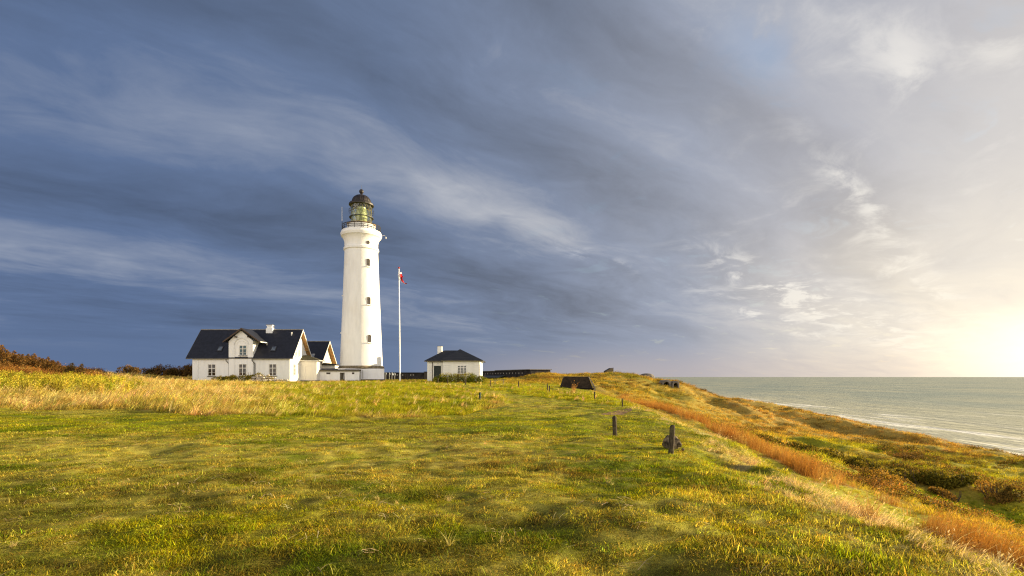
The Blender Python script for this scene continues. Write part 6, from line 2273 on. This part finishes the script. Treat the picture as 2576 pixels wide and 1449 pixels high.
    k = keep(z['dune'] * np.clip(.68 + .8 * pn, .38, 1) * (1 - .25 * bright)) & (ground_z(x, y) > -21.3)
    x, y, c = x[k], y[k], c[k]
    pn = pn[k]
    scatter('dune_grass', 'dune', x, y, rng.uniform(.55, 1.1, len(x)) * (1 + .35 * pn) * (1 + .35 * smooth(y, 60, 110)) * (1 - .5 * bright[k]), jit(c, .2), 'orange and green dune grass on the slopes down to the beach', 'grass', yaw=rng.normal(0, 1.2, len(x)))
    x, y = sample([(12, 40, 4.0), (40, 70, 2.2), (70, 122, 1.2)], lambda y: 3 if y > 80 else 13, lambda y: min(1.08 * y + 8, 124))
    c, z = cover_tint(x, y)
    pn = fbm(x / 5.5 + y / 20, y / 5.5, 113, 3)
    k = keep(np.clip(z['dune'], 0, 1) * smooth(pn, .10, .42)) & (ground_z(x, y) > -21.0)
    x, y, c = x[k], y[k], c[k]; n = len(x)
    cc = lerp(np.tile((0.105, 0.085, 0.016), (n, 1)), (0.22, 0.115, 0.030), smooth(rng.random(n) + fbm(x / 9, y / 9, 115, 2) * .6, .3, .9))
    scatter('dune_heath', 'heath', x, y, rng.uniform(.6, 1.35, n), jit(cc, .2), 'low dark heath and creeping scrub between the dunes', 'heath')
    # meadow grass behind and around the buildings
    x, y = sample([(84, 125, 1.5)], lambda y: -62, lambda y: 16)
    c, z = cover_tint(x, y)
    k = outside(x, y) & keep(.25 + .75 * smooth(fbm(x / 6, y / 6, 117, 2), -.4, .3))
    x, y, c = x[k], y[k], c[k]; n = len(x)
    c = lerp(c, (0.40, 0.29, 0.055), smooth(rng.random(n), .3, .9))
    scatter('far_meadow_grass', 'dune', x, y, rng.uniform(.7, 1.3, n), jit(c, .18), 'golden rough grass around and behind the buildings', 'grass', yaw=rng.normal(0, 1.2, n))


grow()


def clumps():
    """single bunches of grass that stand out"""
    def bunch(x, y, h, n, rad, col, label, lean=.25, curl=.5, az=0.0, azs=1.5, seed=0, wid=.0055, heads=.12):
        g = np.random.default_rng(seed + 70)
        v, f, b = seedy(g, n, rad, h, wid, lean, curl, az, azs, heads, 5)
        o_z = gz(x, y) - .03
        v = v + np.array((x, y, o_z))
        cols = np.tile(np.array(col), (len(v), 1)) * (1 + .0)
        me = mesh_from('grass_clump', v - np.array((x, y, o_z)), f, M_LEAF, cols, b)
        o = bpy.data.objects.new('grass_clump', me)
        o.location = (x, y, o_z)
        COL.objects.link(o)
        tag(o, label, 'grass clump', 'grass clumps standing out from the rest')
    bunch(4.95, 7.0, .42, 130, .085, (0.36, 0.215, 0.075), 'upright brownish marram clump on the brow before the lower orange reeds', .28, .35, 0, 3.1, 1, .005)
    bunch(4.95, 8.9, .30, 110, .11, (0.52, 0.38, 0.19), 'pale drooping grass clump on the brow, middle of the slope edge', .8, 1.3, 2.2, 1.6, 2, .006)
    bunch(-.62, 4.95, .20, 26, .03, (0.50, 0.43, 0.13), 'small pale tuft on the lawn left of the bottom centre', .55, .8, .4, 2.5, 3, .005)
    bunch(-.10, 5.0, .16, 18, .03, (0.50, 0.40, 0.14), 'tiny pale tuft near the middle of the bottom edge', .6, .8, .4, 2.5, 4, .005)
    bunch(.16, 7.0, .16, 16, .02, (0.50, 0.42, 0.14), 'tiny pale tuft in the brown patch of the lawn', .5, .5, .4, 2.0, 5, .005)
    bunch(-1.78, 5.6, .17, 26, .035, (0.34, 0.36, 0.05), 'small light green tuft on the left part of the lawn', .6, .8, .4, 2.5, 6, .006)
    bunch(6.25, 52.0, 1.0, 70, .20, (0.42, 0.22, 0.065), 'reddish tall grass bunch standing before the bunker', .18, .4, 0, 2, 7, .02)
    bunch(-12.2, 21.6, .55, 150, .30, (0.52, 0.36, 0.14), 'matted straw heap where mown and tall grass meet', 1.0, 1.2, .2, 2.6, 8, .010)


clumps()
